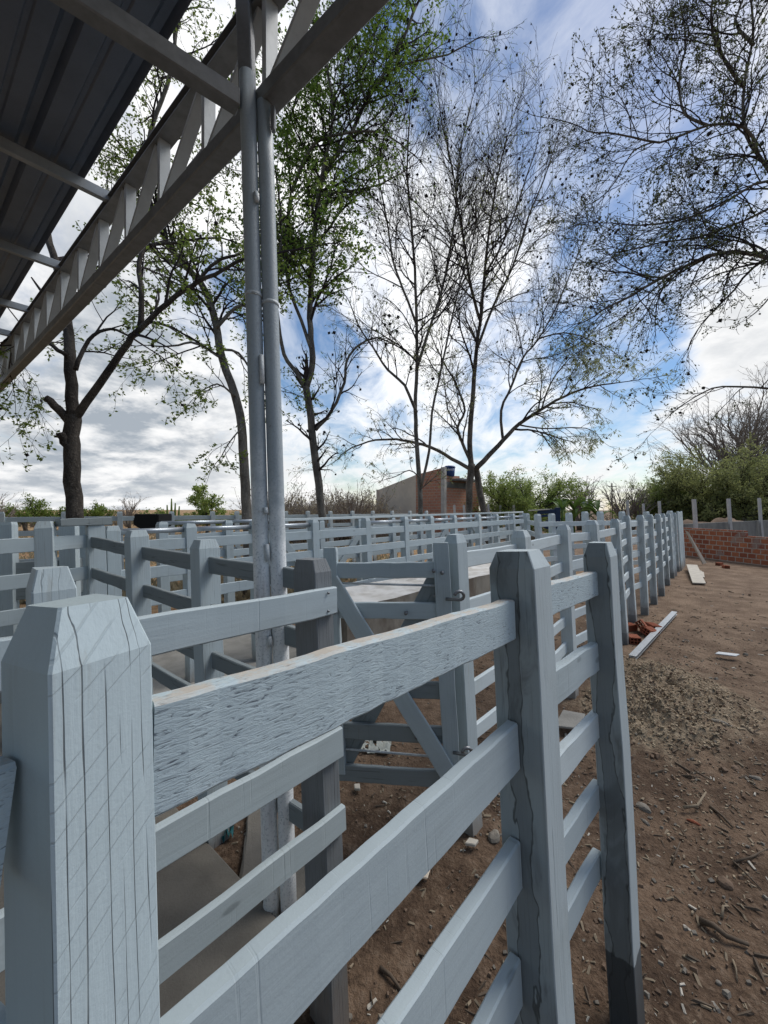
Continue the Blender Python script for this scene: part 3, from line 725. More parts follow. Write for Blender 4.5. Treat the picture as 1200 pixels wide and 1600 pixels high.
def channel(parent, p0, p1, wid, hgt, mat, name, up=Vector((0, 0, 1))):
    """pressed steel C-section: web plate with two flanges"""
    x = (p1 - p0); L = x.length; mw = frame(p0, x, up); th = .006
    prof = [(-wid / 2, 0), (wid / 2, 0), (wid / 2, hgt), (-wid / 2, hgt), (-wid / 2, hgt - th), (wid / 2 - th, hgt - th), (wid / 2 - th, th), (-wid / 2, th)]
    vs = [(0, y, z) for y, z in prof] + [(L, y, z) for y, z in prof]
    fs = [(k, (k + 1) % 8, 8 + (k + 1) % 8, 8 + k) for k in range(8)]
    fs = [tuple(reversed(f)) for f in fs] + [(0, 1, 6, 7), (1, 2, 5, 6), (2, 3, 4, 5), (15, 14, 9, 8), (14, 13, 10, 9), (13, 12, 11, 10)]
    return mesh_obj(name, vs, fs, M[mat], parent, mw)
def rect_bar(parent, p0, p1, wid, hgt, mat, name, up=Vector((0, 0, 1))):
    mw = frame(p0, p1 - p0, up); L = (p1 - p0).length
    bm = bmesh.new(); bmesh.ops.create_cube(bm, size=1)
    for v in bm.verts: v.co = Vector(((v.co.x + .5) * L, v.co.y * wid, v.co.z * hgt))
    bmesh.ops.bevel(bm, geom=list(bm.edges), offset=min(wid, hgt) * .08, segments=1, affect='EDGES')
    return bm_obj(name, bm, M[mat], parent, mw)
s0, s1 = 9.6, -2.6
rect_bar(sh_, tp_(s0, 4.10), tp_(s1, 4.105), .10, .085, 'trusschord', 'bottom_chord')
for s in (8.2, 2.6, -.9):     # spliced plate joints
    rect_bar(sh_, tp_(s, 4.102), tp_(s - .05, 4.102), .104, .090, 'trusschord', 'splice_plate')
channel(sh_, tp_(s0, 4.58), tp_(s1, 4.60), .11, .075, 'trusschord', 'top_chord')
k = 0; s = s1 + .1
while s < s0 - .2:
    step_ = .62
    # flat vertical plus a sloping member, both folded from strip
    rect_bar(sh_, tp_(s, 4.135), tp_(s, 4.60), .075, .035, 'truss', 'web_upright', TD)
    rect_bar(sh_, tp_(s + .05, 4.58), tp_(s + step_ - .04, 4.14), .075, .025, 'truss', 'web_diagonal', TD)
    s += step_; k += 1
PD = Vector((-.66, -.75, 0)).normalized()
for px, py in ((178, 303), (100, 413), (50, 487), (22, 527), (3, 554)):
    r = (px - 600) / FPX; sO = (T0.x - r * T0.y) / (r * TD.y - TD.x)
    a_ = tp_(sO, 4.665); rect_bar(sh_, a_ + TN * .05, a_ + PD * 8.0, .05, .085, 'purlin', 'purlin')
a_ = Vector(((372 - 600) / FPX * 1.98, 1.98, 4.03)); b_ = Vector((-2.2, .80, 4.05))
rect_bar(sh_, a_, b_, .075, .09, 'trusschord', 'tie_beam')
# ribbed roof sheet, ribs along the truss
prof = []
u = 0.0
while u < 8.0:
    for du, z in ((0, 0), (.03, .05), (.075, .05), (.105, 0), (.19, 0), (.20, .012), (.225, .012), (.235, 0), (.325, 0)): prof.append((u + du, z))
    u += .33
vs, fs = [], []
for s in (9.6, 5.5, 2.0, -2.6):
    for uu, z in prof:
        p = tp_(s, 4.735 + z, -.20 - uu); vs.append(p)
n = len(prof)
for j in range(3):
    for i in range(n - 1): fs.append((j * n + i, j * n + i + 1, (j + 1) * n + i + 1, (j + 1) * n + i))
rs = mesh_obj('roof_sheet', vs, fs, M['sheet'], sh_, Matrix.Identity(4))
sm = rs.modifiers.new('thickness', 'SOLIDIFY'); sm.thickness = .0015
g0_ = Vector(((386 - 600) / FPX * 2.0 - .005, 2.03, 4.08)); rect_bar(sh_, g0_, g0_ + LEAN * .56, .07, .078, 'trusschord', 'gusset', Vector((0, 1, 0)))
# small bracket hanging at the top of the column
box_obj('bracket', Matrix.Translation(P(427, 205, 2.0)), .02, .03, .12, 'trussdark', sh_, .003)

# ------------------------------------------------------------------ concrete: trough, floor slabs
def slab(name, pts, z0, z1, mat, label, cat, group=None, kind=None, jit=.0):
    bm = bmesh.new(); n = len(pts)
    b_ = [bm.verts.new((p[0], p[1], z0)) for p in pts]; t_ = [bm.verts.new((p[0], p[1], z1)) for p in pts]
    f = bm.faces.new(t_); bm.faces.new(b_[::-1])
    for i in range(n): bm.faces.new((b_[i], b_[(i + 1) % n], t_[(i + 1) % n], t_[i]))
    bmesh.ops.recalc_face_normals(bm, faces=bm.faces)
    bmesh.ops.bevel(bm, geom=[e for e in bm.edges], offset=.012, segments=1, affect='EDGES')
    bmesh.ops.subdivide_edges(bm, edges=[e for e in bm.edges if e.calc_length() > .3], cuts=3)
    for v in bm.verts: v.co += Vector((U(-jit, jit), U(-jit, jit), U(-jit, jit) * .6))
    o = bm_obj(name, bm, M[mat]); setp(o, label, cat, group, kind); return o
Fn = Vector((-Fd.y, Fd.x, 0))
e1, e2 = G(318, 1287), G(372, 1340)
dd = (e2 - e1).normalized()
q2 = Vector((-.27, 1.70, 0))
slab('concrete_floor', [e1 - dd * 3.5, q2, q2 - dC * 2.6, e1 - dd * 3.5 - dC * 2.6], -.12, .055, 'concretefloor', 'dusty grey concrete floor under the shed', None, kind='structure', jit=.004)
slab('concrete_footing', [G(405, 1250), G(478, 1345), G(487, 1392), G(462, 1420), G(372, 1400), G(384, 1310), G(388, 1250)], -.1, .045, 'concretefloor', 'small concrete footing at the foot of the steel column', 'footing', jit=.005)
slab('concrete_apron', [Vector((-1.0, 3.0, 0)), Vector((.2, 4.6, 0)), Vector((-2.2, 6.4, 0)), Vector((-3.6, 4.9, 0))], -.1, .06, 'concrete', 'pale concrete apron inside the pen', None, kind='structure', jit=.004)
# trough: long concrete box with a hollow top
T1, T2 = Vector((-.42, 4.45, 0)), Vector((3.55, 8.75, 0)); td = (T2 - T1).normalized(); tn = Vector((-td.y, td.x, 0)); L = (T2 - T1).length
bm = bmesh.new(); N = 22; W = .92; rim = .16; zt = .88; rows = []
secs = [(0, -.05), (-.02, zt * .5), (.0, zt), (rim, zt + .005), (rim + .06, zt - .035), (W - rim - .06, zt - .035), (W - rim, zt + .005), (W, zt), (W + .02, zt * .5), (W, -.05)]
for i in range(N + 1):
    p = T1 + td * (L * i / N)
    rows.append([bm.verts.new(p + tn * (u + U(-.012, .012)) + Vector((0, 0, z + U(-.012, .012)))) for u, z in secs])
for i in range(N):
    for k in range(len(secs) - 1): bm.faces.new((rows[i][k], rows[i][k + 1], rows[i + 1][k + 1], rows[i + 1][k]))
for r_ in (rows[0], rows[-1]): bm.faces.new(r_)
bmesh.ops.recalc_face_normals(bm, faces=bm.faces)
m, t, b, tc, vec, rnd = new_mat('pale topped trough concrete')
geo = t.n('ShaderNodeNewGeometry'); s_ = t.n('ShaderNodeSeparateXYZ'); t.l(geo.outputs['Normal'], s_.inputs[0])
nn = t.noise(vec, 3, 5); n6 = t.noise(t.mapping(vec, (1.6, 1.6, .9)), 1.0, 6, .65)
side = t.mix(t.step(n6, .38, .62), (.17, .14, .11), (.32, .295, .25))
c = t.mix(t.step(s_.outputs[2], .35, .8), side, t.mix(t.step(nn, .35, .65), (.50, .48, .44), (.68, .67, .64)))  # upward faces paler than the sides
fin(t, b, c, .9, t.bump(nn, .4, .02), .2)
tr = bm_obj('trough', bm, m); setp(tr, 'long low concrete feed trough with a pale rim seen through the gate', 'trough')
# ------------------------------------------------------------------ trees
def rv():
    while True:
        v = Vector((U(-1, 1), U(-1, 1), U(-1, 1)))
        if .05 < v.length < 1: return v.normalized()
class Tree:
    def __init__(s): s.tv, s.tf, s.cv, s.cf, s.cm = [], [], [], [], []
    def limb(s, pts, rs, sides=9):
        tube_into(s.tv, s.tf, pts, rs, sides, caps=True)
    def twig(s, pts, rs):
        n0 = len(s.cf); r = rs[0]
        tube_into(s.cv, s.cf, pts, rs, 5 if r > .03 else (4 if r > .014 else 3))
        s.cm += [0] * (len(s.cf) - n0)
    def leaf(s, p, size, asp=.55, droop=.0, mi=1):
        d = rv(); d.z = d.z * (1 - droop) - droop; d.normalize()
        w_ = d.cross(rv())
        if w_.length < .1: w_ = d.orthogonal()
        w_.normalize(); w_ *= size * asp * .5; b0 = len(s.cv)
        k = d.cross(w_).normalized() * size * .08
        s.cv += [p, p + d * size * .5 + w_ + k, p + d * size, p + d * size * .5 - w_ + k]
        s.cf.append((b0, b0 + 1, b0 + 2, b0 + 3)); s.cm.append(mi)
    def pod(s, p, r, mi=2):
        b0 = len(s.cv); a = rv() * r * 1.25; b = a.orthogonal().normalized() * r; c = a.cross(b).normalized() * r
        s.cv += [p + a, p - a, p + b, p - b, p + c, p - c]
        for f in ((0, 2, 4), (0, 4, 3), (0, 3, 5), (0, 5, 2), (1, 4, 2), (1, 3, 4), (1, 5, 3), (1, 2, 5)):
            s.cf.append(tuple(b0 + i for i in f)); s.cm.append(mi)
    def build(s, root, mb, mt, ml):
        o = mesh_obj('trunk', s.tv, s.tf, M[mb], root, Matrix.Identity(4), True)
        if s.cv: mesh_obj('crown', s.cv, s.cf, [M[mt], M[ml], M['pod']], root, Matrix.Identity(4), False, s.cm)
        return o
class Q:                                    # growth habit
    def __init__(s, **k):
        s.maxl = 3; s.dens = (3.2, 4.0, 5.0, 0); s.ratio = (.5, .5, .5); s.ang = (.5, 1.05); s.wob = .22; s.trop = (.06, .05, .04, .0); s.rmin = .0045
        s.leaves = 4; s.lsize = .085; s.asp = .55; s.droop = .2; s.pods = .0; s.podr = .035; s.leafp = .8; s.seg = .16; s.spread = .06; s.L1 = (1.2, 2.4)
        s.__dict__.update(k)
def grow(T, p, d, L, r, lvl, q):
    n = max(3, min(9, int(L / q.seg))); pts = [p.copy()]; rs = [r]; dirs = [d.copy()]
    for i in range(n):
        d = (d + rv() * q.wob + Vector((0, 0, q.trop[lvl]))).normalized()
        p = p + d * (L / n); pts.append(p.copy()); rs.append(max(q.rmin * .7, r * (1 - .72 * (i + 1) / n))); dirs.append(d.copy())
    T.twig(pts, rs)
    if lvl < q.maxl:
        nc = q.dens[lvl] * L; nc = int(nc) + (1 if R() < nc % 1 else 0); nc = max(nc, 2)
        for k in range(nc):
            t_ = .15 + .85 * (k + R()) / nc; i = min(n - 1, int(t_ * n)); b_ = pts[i].lerp(pts[i + 1], t_ * n - i) if t_ < 1 else pts[-1]
            ax = dirs[i].cross(rv())
            if ax.length < .1: continue
            a = U(*q.ang) * (1 - .35 * t_); cd = Matrix.Rotation(a, 3, ax.normalized()) @ dirs[i]
            Lc = L * q.ratio[lvl] * U(.6, 1.35) * (1.15 - .45 * t_)
            grow(T, b_, cd, max(.12, Lc), max(q.rmin, rs[i] * .62), lvl + 1, q)
    if lvl >= q.maxl - 1:
        for i in range(1, n + 1):
            if R() < q.leafp * (i / n + .3):
                nl = q.leaves if lvl == q.maxl else max(1, q.leaves // 2)
                for _ in range(nl if q.leaves >= 1 else 0): T.leaf(pts[i] + rv() * q.spread * R(), q.lsize * U(.6, 1.3), q.asp, q.droop)
        if q.pods and R() < q.pods: T.pod(pts[-1] - Vector((0, 0, q.podr)), q.podr * U(.5, 1.2))
def sprout(T, pts, rs, q, start=0.0, every=.3, side=None, up=.25, Lm=1.0):
    """grow side branches along a traced limb"""
    acc = 0; tot = sum((pts[i + 1] - pts[i]).length for i in range(len(pts) - 1)); run = 0; nxt = tot * start + every * R()
    for i in range(len(pts) - 1):
        seg = (pts[i + 1] - pts[i]); L = seg.length; d = seg.normalized()
        while nxt < run + L:
            f = (nxt - run) / L; p = pts[i].lerp(pts[i + 1], f); r = rs[i] + (rs[i + 1] - rs[i]) * f
            ax = d.cross(rv())
            if ax.length > .1:
                cd = Matrix.Rotation(U(.5, 1.15), 3, ax.normalized()) @ d
                cd = (cd + Vector((0, 0, up))).normalized()
                t_ = nxt / tot
                grow(T, p, cd, U(*q.L1) * Lm * (1.15 - .5 * t_), min(r * .6, .04), 1 if q.maxl > 2 else 0, q)
            nxt += every * U(.6, 1.4)
        run += L
    grow(T, pts[-1], (pts[-1] - pts[-2]).normalized(), q.L1[1] * .7 * Lm, rs[-1], 1 if q.maxl > 2 else 0, q)
def trace(pix, Y, r0, r1, dz=0.0, sub=3, wob=.012):
    """limb traced as a curve in space: (px, py) at depth Y, bending off by dz metres in depth along its length"""
    c = [P(x, y, Y + dz * (i / max(1, len(pix) - 1))) for i, (x, y) in enumerate(pix)]
    out = []
    for i in range(len(c) - 1):
        p0, p1, p2, p3 = c[max(0, i - 1)], c[i], c[i + 1], c[min(len(c) - 1, i + 2)]
        for k in range(sub):
            u = k / sub
            out.append(.5 * ((2 * p1) + (p2 - p0) * u + (2 * p0 - 5 * p1 + 4 * p2 - p3) * u * u + (3 * p1 - p0 - 3 * p2 + p3) * u ** 3) + (rv() * wob if 0 < i + k else Vector()))
    out.append(c[-1]); n = len(out)
    return out, [r0 + (r1 - r0) * i / (n - 1) for i in range(n)]
def limbs(T, specs, Y, q, **kw):
    for s in specs:
        pix, r0, r1, dz = s[:4]; opt = s[4] if len(s) > 4 else {}
        pts, rs = trace(pix, Y + opt.get('dy', 0), r0, r1, dz)
        if opt.get('flare'):
            for i in range(3): rs[i] *= 1 + .3 * (1 - i / 3) ** 2
        T.limb(pts, rs, 12 if r0 > .08 else 7)
        if opt.get('sprout', True): sprout(T, pts, rs, opt.get('q', q), opt.get('start', .15), opt.get('every', .35), up=opt.get('up', .25), Lm=opt.get('Lm', 1.0))
def ground_px(x, Y): return (x, YH + HC * FPX / Y + 3)

# left tree with the dark trunk and a lopped stub
random.seed(21)
T = Tree(); Y = 6.0
q = Q(leaves=4, lsize=.062, L1=(.7, 1.5), dens=(3, 4.2, 5.2, 0), droop=.3, trop=(.0, -.05, -.09, -.06), leafp=.7, rmin=.0035, pods=.05, podr=.03)
limbs(T, [([ground_px(124, Y), (119, 850), (117, 800), (112, 730), (112, 680), (114, 648)], .112, .105, 0, {'sprout': False, 'flare': 1}),
          ([(114, 655), (111, 600), (108, 540), (104, 490), (92, 430), (78, 380), (60, 310), (45, 240)], .088, .035, .6, {'start': .35}),
          ([(116, 655), (145, 615), (176, 570), (200, 535), (218, 513), (262, 472), (300, 445), (335, 428), (385, 404), (430, 396)], .062, .016, -.5, {'start': .35, 'every': .22, 'up': -.25}),
          ([(218, 513), (221, 465), (217, 410), (232, 384), (275, 378), (330, 372)], .045, .015, .4, {'every': .25}),
          ([(305, 441), (345, 405), (380, 395), (420, 360)], .028, .012, -.3, {'every': .25}),
          ([(118, 578), (138, 532), (165, 514), (192, 521), (225, 540)], .034, .012, .3, {'every': .25, 'up': -.1}),
          ([(104, 556), (82, 541), (60, 528), (30, 520), (0, 540)], .035, .012, .2, {'every': .22, 'up': -.3}),
          ([(30, 520), (15, 560), (20, 600)], .014, .006, .1, {'every': .2, 'up': -.4}),
          ([(110, 662), (92, 640), (72, 622)], .068, .052, -.1, {'sprout': False}),
          ([(112, 705), (102, 690), (94, 676)], .075, .06, -.15, {'sprout': False})], Y, q)
rt = thing('tree', 'left tree with a dark thick trunk and a sawn off stub', 'tree', P(124, 1003, Y) * Vector((1, 1, 0)) if False else Vector((P(124, 1003, Y).x, Y, 0)), 'trees around the pens')
T.build(rt, 'barkdark', 'twig', 'leafdark')
# second tree, leaning left behind the column
random.seed(22)
T = Tree(); Y = 9.5
q = Q(leaves=3, lsize=.08, L1=(1.0, 2.1), dens=(3, 4.0, 5.2, 0), droop=.25, leafp=.85, trop=(.03, .0, -.03, -.03))
limbs(T, [([ground_px(390, Y), (387, 830), (384, 780), (381, 720), (378, 665), (366, 615), (347, 560), (337, 505), (320, 452), (292, 418), (266, 388), (243, 340), (228, 280), (236, 205), (262, 130), (275, 50)], .125, .04, .5, {'start': .42, 'flare': 1, 'every': .24}),
          ([(348, 560), (318, 542), (298, 535), (268, 541), (235, 540)], .04, .014, -.4, {'every': .25, 'up': 0}),
          ([(338, 512), (368, 480), (400, 470), (430, 420)], .05, .018, .6, {'every': .25}),
          ([(345, 545), (372, 552), (395, 580), (420, 600)], .035, .014, .4, {'every': .22, 'up': -.1}),
          ([(378, 668), (360, 690), (345, 715)], .02, .01, -.4, {'every': .16, 'up': -.2, 'Lm': .55}),
          ([(368, 620), (340, 600), (315, 612)], .03, .01, -.5, {'every': .16, 'up': 0, 'Lm': .6}),
          ([(292, 418), (250, 400), (200, 352), (170, 300)], .05, .018, .3, {'every': .25}),
          ([(245, 345), (280, 280), (320, 230), (350, 180), (365, 90)], .045, .018, .5, {'every': .25})], Y, q)
rt = thing('tree', 'leaning leafy tree right behind the steel column', 'tree', Vector((P(390, 900, Y).x, Y, 0)), 'trees around the pens')
T.build(rt, 'barkgrey', 'twig', 'leafdark')
# third tree, the leafiest, just right of the column
random.seed(23)
T = Tree(); Y = 10.5
q = Q(leaves=3, lsize=.095, L1=(1.1, 2.4), dens=(3, 4.0, 5.2, 0), droop=.35, leafp=.95, trop=(.03, .0, -.04, -.05), pods=.03, podr=.04)
qb = Q(leaves=1, lsize=.09, asp=.25, L1=(.9, 1.7), droop=.7, leafp=.45, trop=(.03, .0, -.05, -.06), pods=.10, podr=.045)
limbs(T, [([ground_px(512, Y), (507, 840), (503, 800), (495, 735), (489, 685), (484, 640), (478, 604)], .11, .092, 0, {'start': .55, 'flare': 1, 'q': qb, 'every': .3, 'Lm': .7, 'up': 0}),
          ([(478, 608), (488, 572), (486, 530), (484, 480), (488, 420), (494, 340), (502, 285), (524, 245), (546, 212), (572, 158), (602, 112), (630, 60), (650, 10)], .085, .035, .4, {'start': .15, 'every': .22}),
          ([(478, 606), (463, 582), (444, 553), (436, 505), (430, 440), (440, 360), (432, 280)], .065, .02, -.5, {'start': .25, 'every': .2}),
          ([(486, 545), (470, 500), (452, 450), (445, 380), (455, 300), (448, 215), (470, 120), (465, 40)], .05, .018, .6, {'start': .15, 'every': .2}),
          ([(493, 672), (518, 643), (538, 598), (541, 565), (560, 540), (590, 528), (620, 540)], .05, .015, -.4, {'q': qb, 'every': .25}),
          ([(456, 300), (478, 245), (500, 218), (540, 208), (590, 205), (625, 225), (655, 250)], .05, .012, -.6, {'every': .28, 'q': qb}),
          ([(500, 305), (530, 300), (580, 292), (620, 275), (650, 255)], .035, .012, .3, {'q': qb, 'every': .3}),
          ([(572, 158), (560, 100), (590, 40), (575, -20)], .04, .02, .5, {'every': .22}),
          ([(500, 290), (520, 180), (510, 90), (530, 0)], .05, .02, -.7, {'every': .2}),
          ([(602, 112), (650, 95), (700, 85), (745, 60)], .03, .012, .3, {'q': qb, 'every': .3})], Y, q)
rt = thing('tree', 'tall leafy green tree just right of the steel column', 'tree', Vector((P(512, 900, Y).x, Y, 0)), 'trees around the pens')
T.build(rt, 'barkgrey', 'twig', 'leaf')
# fourth tree: slender and bare
random.seed(24)
T = Tree(); Y = 12.0
qv = Q(leaves=1, lsize=.09, asp=.22, L1=(1.6, 3.2), dens=(3, 3.6, 4.8, 0), droop=.7, leafp=.2, trop=(.06, .045, .04, .03), ang=(.4, 1.0), pods=.06, podr=.04, wob=.2)
ql = Q(leaves=2, lsize=.11, asp=.2, L1=(1.0, 2.0), dens=(3, 3.9, 5.0, 0), droop=.75, leafp=.5, trop=(.0, .0, -.05, -.08), pods=.04, podr=.04)
limbs(T, [([ground_px(658, Y), (657, 850), (657, 800), (655, 745), (651, 690), (649, 640), (651, 570), (651, 505), (648, 420), (642, 340), (636, 270), (640, 190)], .09, .022, .3, {'start': .45, 'flare': 1, 'every': .3}),
          ([(651, 645), (632, 602), (606, 578), (582, 542), (562, 512), (545, 470)], .05, .014, -.5, {'every': .28, 'q': ql}),
          ([(651, 575), (668, 522), (686, 470), (700, 405), (712, 330), (716, 250), (735, 170)], .05, .016, .5, {'every': .25}),
          ([(650, 505), (630, 452), (613, 402), (603, 335), (590, 260), (610, 190)], .04, .014, -.4, {'every': .25}),
          ([(658, 760), (671, 705), (675, 645), (690, 575), (702, 515), (720, 440), (745, 350), (762, 270)], .045, .014, -.7, {'every': .28, 'start': .3}),
          ([(655, 745), (640, 735), (618, 745), (600, 750)], .022, .008, -.5, {'q': ql, 'every': .25, 'Lm': .6}),
          ([(656, 765), (680, 745), (690, 730)], .02, .008, -.6, {'q': ql, 'every': .22, 'Lm': .6})], Y, qv)
rt = thing('tree', 'slender bare tree standing before the beige house wall', 'tree', Vector((P(658, 900, Y).x, Y, 0)), 'trees around the pens')
T.build(rt, 'barkgrey', 'twig', 'leafolive')
# fifth tree: twin trunk, wide bare crown
random.seed(25)
T = Tree(); Y = 13.5
ql2 = Q(leaves=3, lsize=.13, asp=.2, L1=(1.1, 2.3), dens=(3, 4.0, 5.2, 0), droop=.75, leafp=.6, trop=(.0, .0, -.05, -.09), pods=.03, podr=.045)
limbs(T, [([ground_px(733, Y), (733, 840), (733, 790), (734, 755), (737, 725)], .105, .12, 0, {'sprout': False, 'flare': 1}),
          ([ground_px(770, Y), (762, 840), (755, 795), (748, 757), (743, 730)], .12, .105, .25, {'sprout': False, 'flare': 1}),
          ([(737, 730), (734, 690), (737, 640), (741, 590), (745, 540), (752, 490), (757, 425), (765, 355), (776, 285), (792, 215)], .095, .022, .2, {'start': .25, 'every': .36, 'up': .05}),
          ([(750, 500), (737, 455), (728, 400), (718, 335), (706, 260), (690, 190)], .055, .018, -.9, {'every': .3, 'up': .05}),
          ([(736, 725), (722, 690), (715, 668), (726, 642), (714, 604), (690, 560), (672, 520)], .06, .015, -.5, {'every': .28, 'q': ql}),
          ([(715, 668), (700, 640), (695, 600), (688, 540)], .03, .012, .5, {'every': .28, 'q': ql}),
          ([(743, 733), (764, 712), (786, 688), (812, 662), (846, 640), (880, 620), (925, 604), (965, 598)], .095, .018, -.4, {'start': .3, 'every': .26, 'q': ql2, 'up': .05}),
          ([(786, 688), (783, 642), (800, 602), (815, 562), (841, 530), (868, 482), (886, 440), (910, 380)], .05, .014, .4, {'every': .25, 'start': .2}),
          ([(745, 545), (770, 480), (800, 420), (825, 340), (850, 280), (872, 215)], .05, .014, .6, {'every': .3, 'up': .05}),
          ([(757, 430), (790, 370), (815, 300), (838, 230)], .04, .014, -.9, {'every': .36, 'up': 0}),
          ([(738, 735), (705, 716), (672, 698), (640, 690), (610, 686), (575, 690), (540, 705), (525, 720)], .07, .012, -.7, {'start': .3, 'every': .3, 'q': ql, 'up': .1}),
          ([(812, 664), (850, 670), (890, 668), (925, 672), (940, 688)], .03, .008, -.2, {'every': .26, 'q': ql2, 'Lm': .6, 'up': -.1}),
          ([(841, 530), (880, 520), (920, 530), (950, 545)], .03, .010, .2, {'every': .22, 'q': ql2, 'Lm': .8, 'up': 0}),
          ([(846, 640), (860, 600), (890, 560), (920, 540)], .03, .010, -.3, {'every': .22, 'q': ql2, 'Lm': .8, 'up': 0})], Y, qv)
rt = thing('tree', 'forked twin trunk tree with a wide bare crown right of the water tank', 'tree', Vector((P(745, 890, Y).x, Y, 0)), 'trees around the pens')
T.build(rt, 'bark', 'twig', 'leafolive')
# sixth tree: its trunk stands out of the frame to the right
random.seed(26)
T = Tree(); Y = 7.0
q6 = Q(leaves=3, lsize=.045, L1=(.9, 1.9), dens=(3, 5.4, 6.4, 0), droop=.1, leafp=.5, trop=(.0, .0, .0, .0), wob=.26, pods=.05, podr=.03, rmin=.004, ang=(.4, 1.0))
limbs(T, [([ground_px(1345, Y), (1340, 850), (1330, 700), (1325, 560), (1320, 460)], .16, .11, 0, {'sprout': False, 'flare': 1}),
          ([(1322, 480), (1265, 420), (1198, 402), (1150, 394), (1104, 401), (1030, 436), (985, 462), (950, 480), (928, 495)], .046, .011, -.3, {'start': .25, 'every': .14, 'up': .05}),
          ([(1320, 465), (1270, 360), (1200, 266), (1166, 208), (1162, 135), (1177, 60), (1170, -20)], .036, .016, .4, {'start': .3, 'every': .14}),
          ([(1185, 240), (1165, 200), (1106, 196), (1030, 222), (970, 211), (918, 205)], .026, .01, -.4, {'every': .13, 'up': .1}),
          ([(1240, 320), (1198, 282), (1135, 315), (1062, 345), (985, 352)], .026, .01, -.6, {'every': .14, 'up': 0}),
          ([(1230, 310), (1195, 330), (1150, 350), (1090, 370), (1030, 380), (960, 395)], .026, .01, .3, {'every': .14, 'up': 0}),
          ([(1106, 196), (1070, 178), (1060, 130), (1072, 60), (1062, 5)], .025, .010, .3, {'every': .17}),
          ([(1162, 135), (1130, 90), (1110, 30), (1120, -30)], .03, .012, -.5, {'every': .15}),
          ([(1177, 70), (1150, 30), (1180, -40)], .03, .012, .5, {'every': .16}),
          ([(1030, 222), (990, 235), (950, 300), (915, 320)], .015, .006, .3, {'every': .16, 'Lm': .7}),
          ([(1330, 640), (1260, 610), (1200, 607), (1130, 604), (1085, 620), (1040, 655)], .03, .006, .6, {'start': .4, 'every': .3, 'Lm': .7, 'up': -.1}),
          ([(1200, 402), (1210, 450), (1190, 480), (1165, 500)], .02, .006, .2, {'every': .25, 'Lm': .5, 'up': -.1})], Y, q6)
nc_ = P(1122, 372, 6.9)
for k in range(150):
    a = nc_ + Vector((random.gauss(0, .16), random.gauss(0, .12), random.gauss(0, .07))); d = rv(); d.z *= .4; T.twig([a, a + d * .09 + rv() * .02, a + d * .2], [.005, .005, .003])
rt = thing('tree', 'dense twiggy tree reaching into the sky from beyond the right edge', 'tree', Vector((P(1345, 900, Y).x, Y, 0)), 'trees around the pens')
T.build(rt, 'bark', 'twig', 'leafsmall')

# ------------------------------------------------------------------ far trees
def far_tree(px, top, wpx, Y, style, label, cat='tree', base=None, name='tree', group='trees beyond the pens', seed=0):
    random.seed(seed + int(px))
    T = Tree(); X = (px - 600) / FPX * Y; h = HC + (YH - top) / FPX * Y; w_ = wpx * (1.0 if (wpx > 90 and style != 'bare') or style == 'round' else .74) / FPX * Y / 2
    gz0 = gz(X, Y); b0 = Vector((X, Y, gz0 - .05)); h -= gz0
    lf = {'acacia': 'leafacacia', 'olive': 'leafolive', 'green': 'leaf', 'dark': 'leafdark', 'bare': 'leafdry', 'round': 'leafacacia'}[style]
    big = Y / 30
    if style in ('acacia', 'olive', 'dark'):
        q = Q(maxl=2, dens=(3.2 / big, 3.4 / big, 0), ratio=(.5, .5), leaves=(9 if wpx > 90 else 7), lsize=.15 * big, spread=.30 * big, leafp=1.0, droop=.05, rmin=.012 * big, trop=(.03, .0, -.02), ang=(.4, 1.1), seg=.3 * big, asp=.45)
    elif style in ('green', 'round'):
        q = Q(maxl=2, dens=(3 / big, 3 / big, 0), ratio=(.5, .45), leaves=9, lsize=.15 * big, spread=.25 * big, leafp=1.0, droop=.1, rmin=.01 * big, trop=(.05, .02, 0), ang=(.5, 1.2), seg=.3 * big)
    if style == 'round': q.leaves = 22; q.lsize = .19; q.spread = .3
    elif style == 'bare':
        q = Q(maxl=3, dens=(1.7 / big, 2.2 / big, 2.8 / big, 0), ratio=(.5, .5, .5), leaves=1, lsize=.10 * big, leafp=.15, rmin=.010 * big, trop=(.06, .05, .04, 0), seg=.25 * big, ang=(.4, 1.0), asp=.3)
    nst = 1 if style in ('round', 'green') else random.choice((2, 3))
    for s in range(nst):
        lean_ = Vector((U(-.5, .5) * (nst > 1), U(-.3, .3), 1)).normalized()
        tr_h = h * (.28 if style != 'bare' else .3); pts = [b0 + Vector((U(-.1, .1), 0, 0)), b0 + lean_ * tr_h * .5, b0 + lean_ * tr_h]
        r = .035 * h ** .9
        T.limb(pts, [r * 1.3, r, r * .85], 7)
        nb = (9 if nst == 1 else (11 if wpx > 90 else 7)) + (2 if style == 'bare' else 0)
        for k in range(nb):
            a = 2 * math.pi * (k + R()) / nb
            if style == 'round': el = U(-.1, 1.4)
            elif style == 'bare': el = U(.5, 1.2)
            elif wpx > 90: el = U(.05, .85)
            else: el = U(.3, .9)
            reach = min(w_ / max(.3, math.cos(el)), (h - tr_h) / max(.25, math.sin(el))) * U(.75, 1.0)
            d = Vector((math.cos(a) * math.cos(el), math.sin(a) * math.cos(el), math.sin(el)))
            grow(T, pts[-1] - Vector((0, 0, tr_h * .2 * R())), d, reach, r * .5, 0, q)
    rt = thing(name, label, cat, Vector((X, Y, gz0)), group)
    T.build(rt, 'bark', 'twig' if style != 'bare' else 'twigfar', lf)
    return rt
far_tree(822, 724, 128, 29, 'acacia', 'broad green umbrella tree right of the twin trunk tree')
far_tree(1135, 712, 180, 33, 'olive', 'big olive green thorn tree behind the concrete wall at the right')
far_tree(1215, 716, 110, 34, 'olive', 'olive thorn tree cut by the right edge above the wall', seed=3)
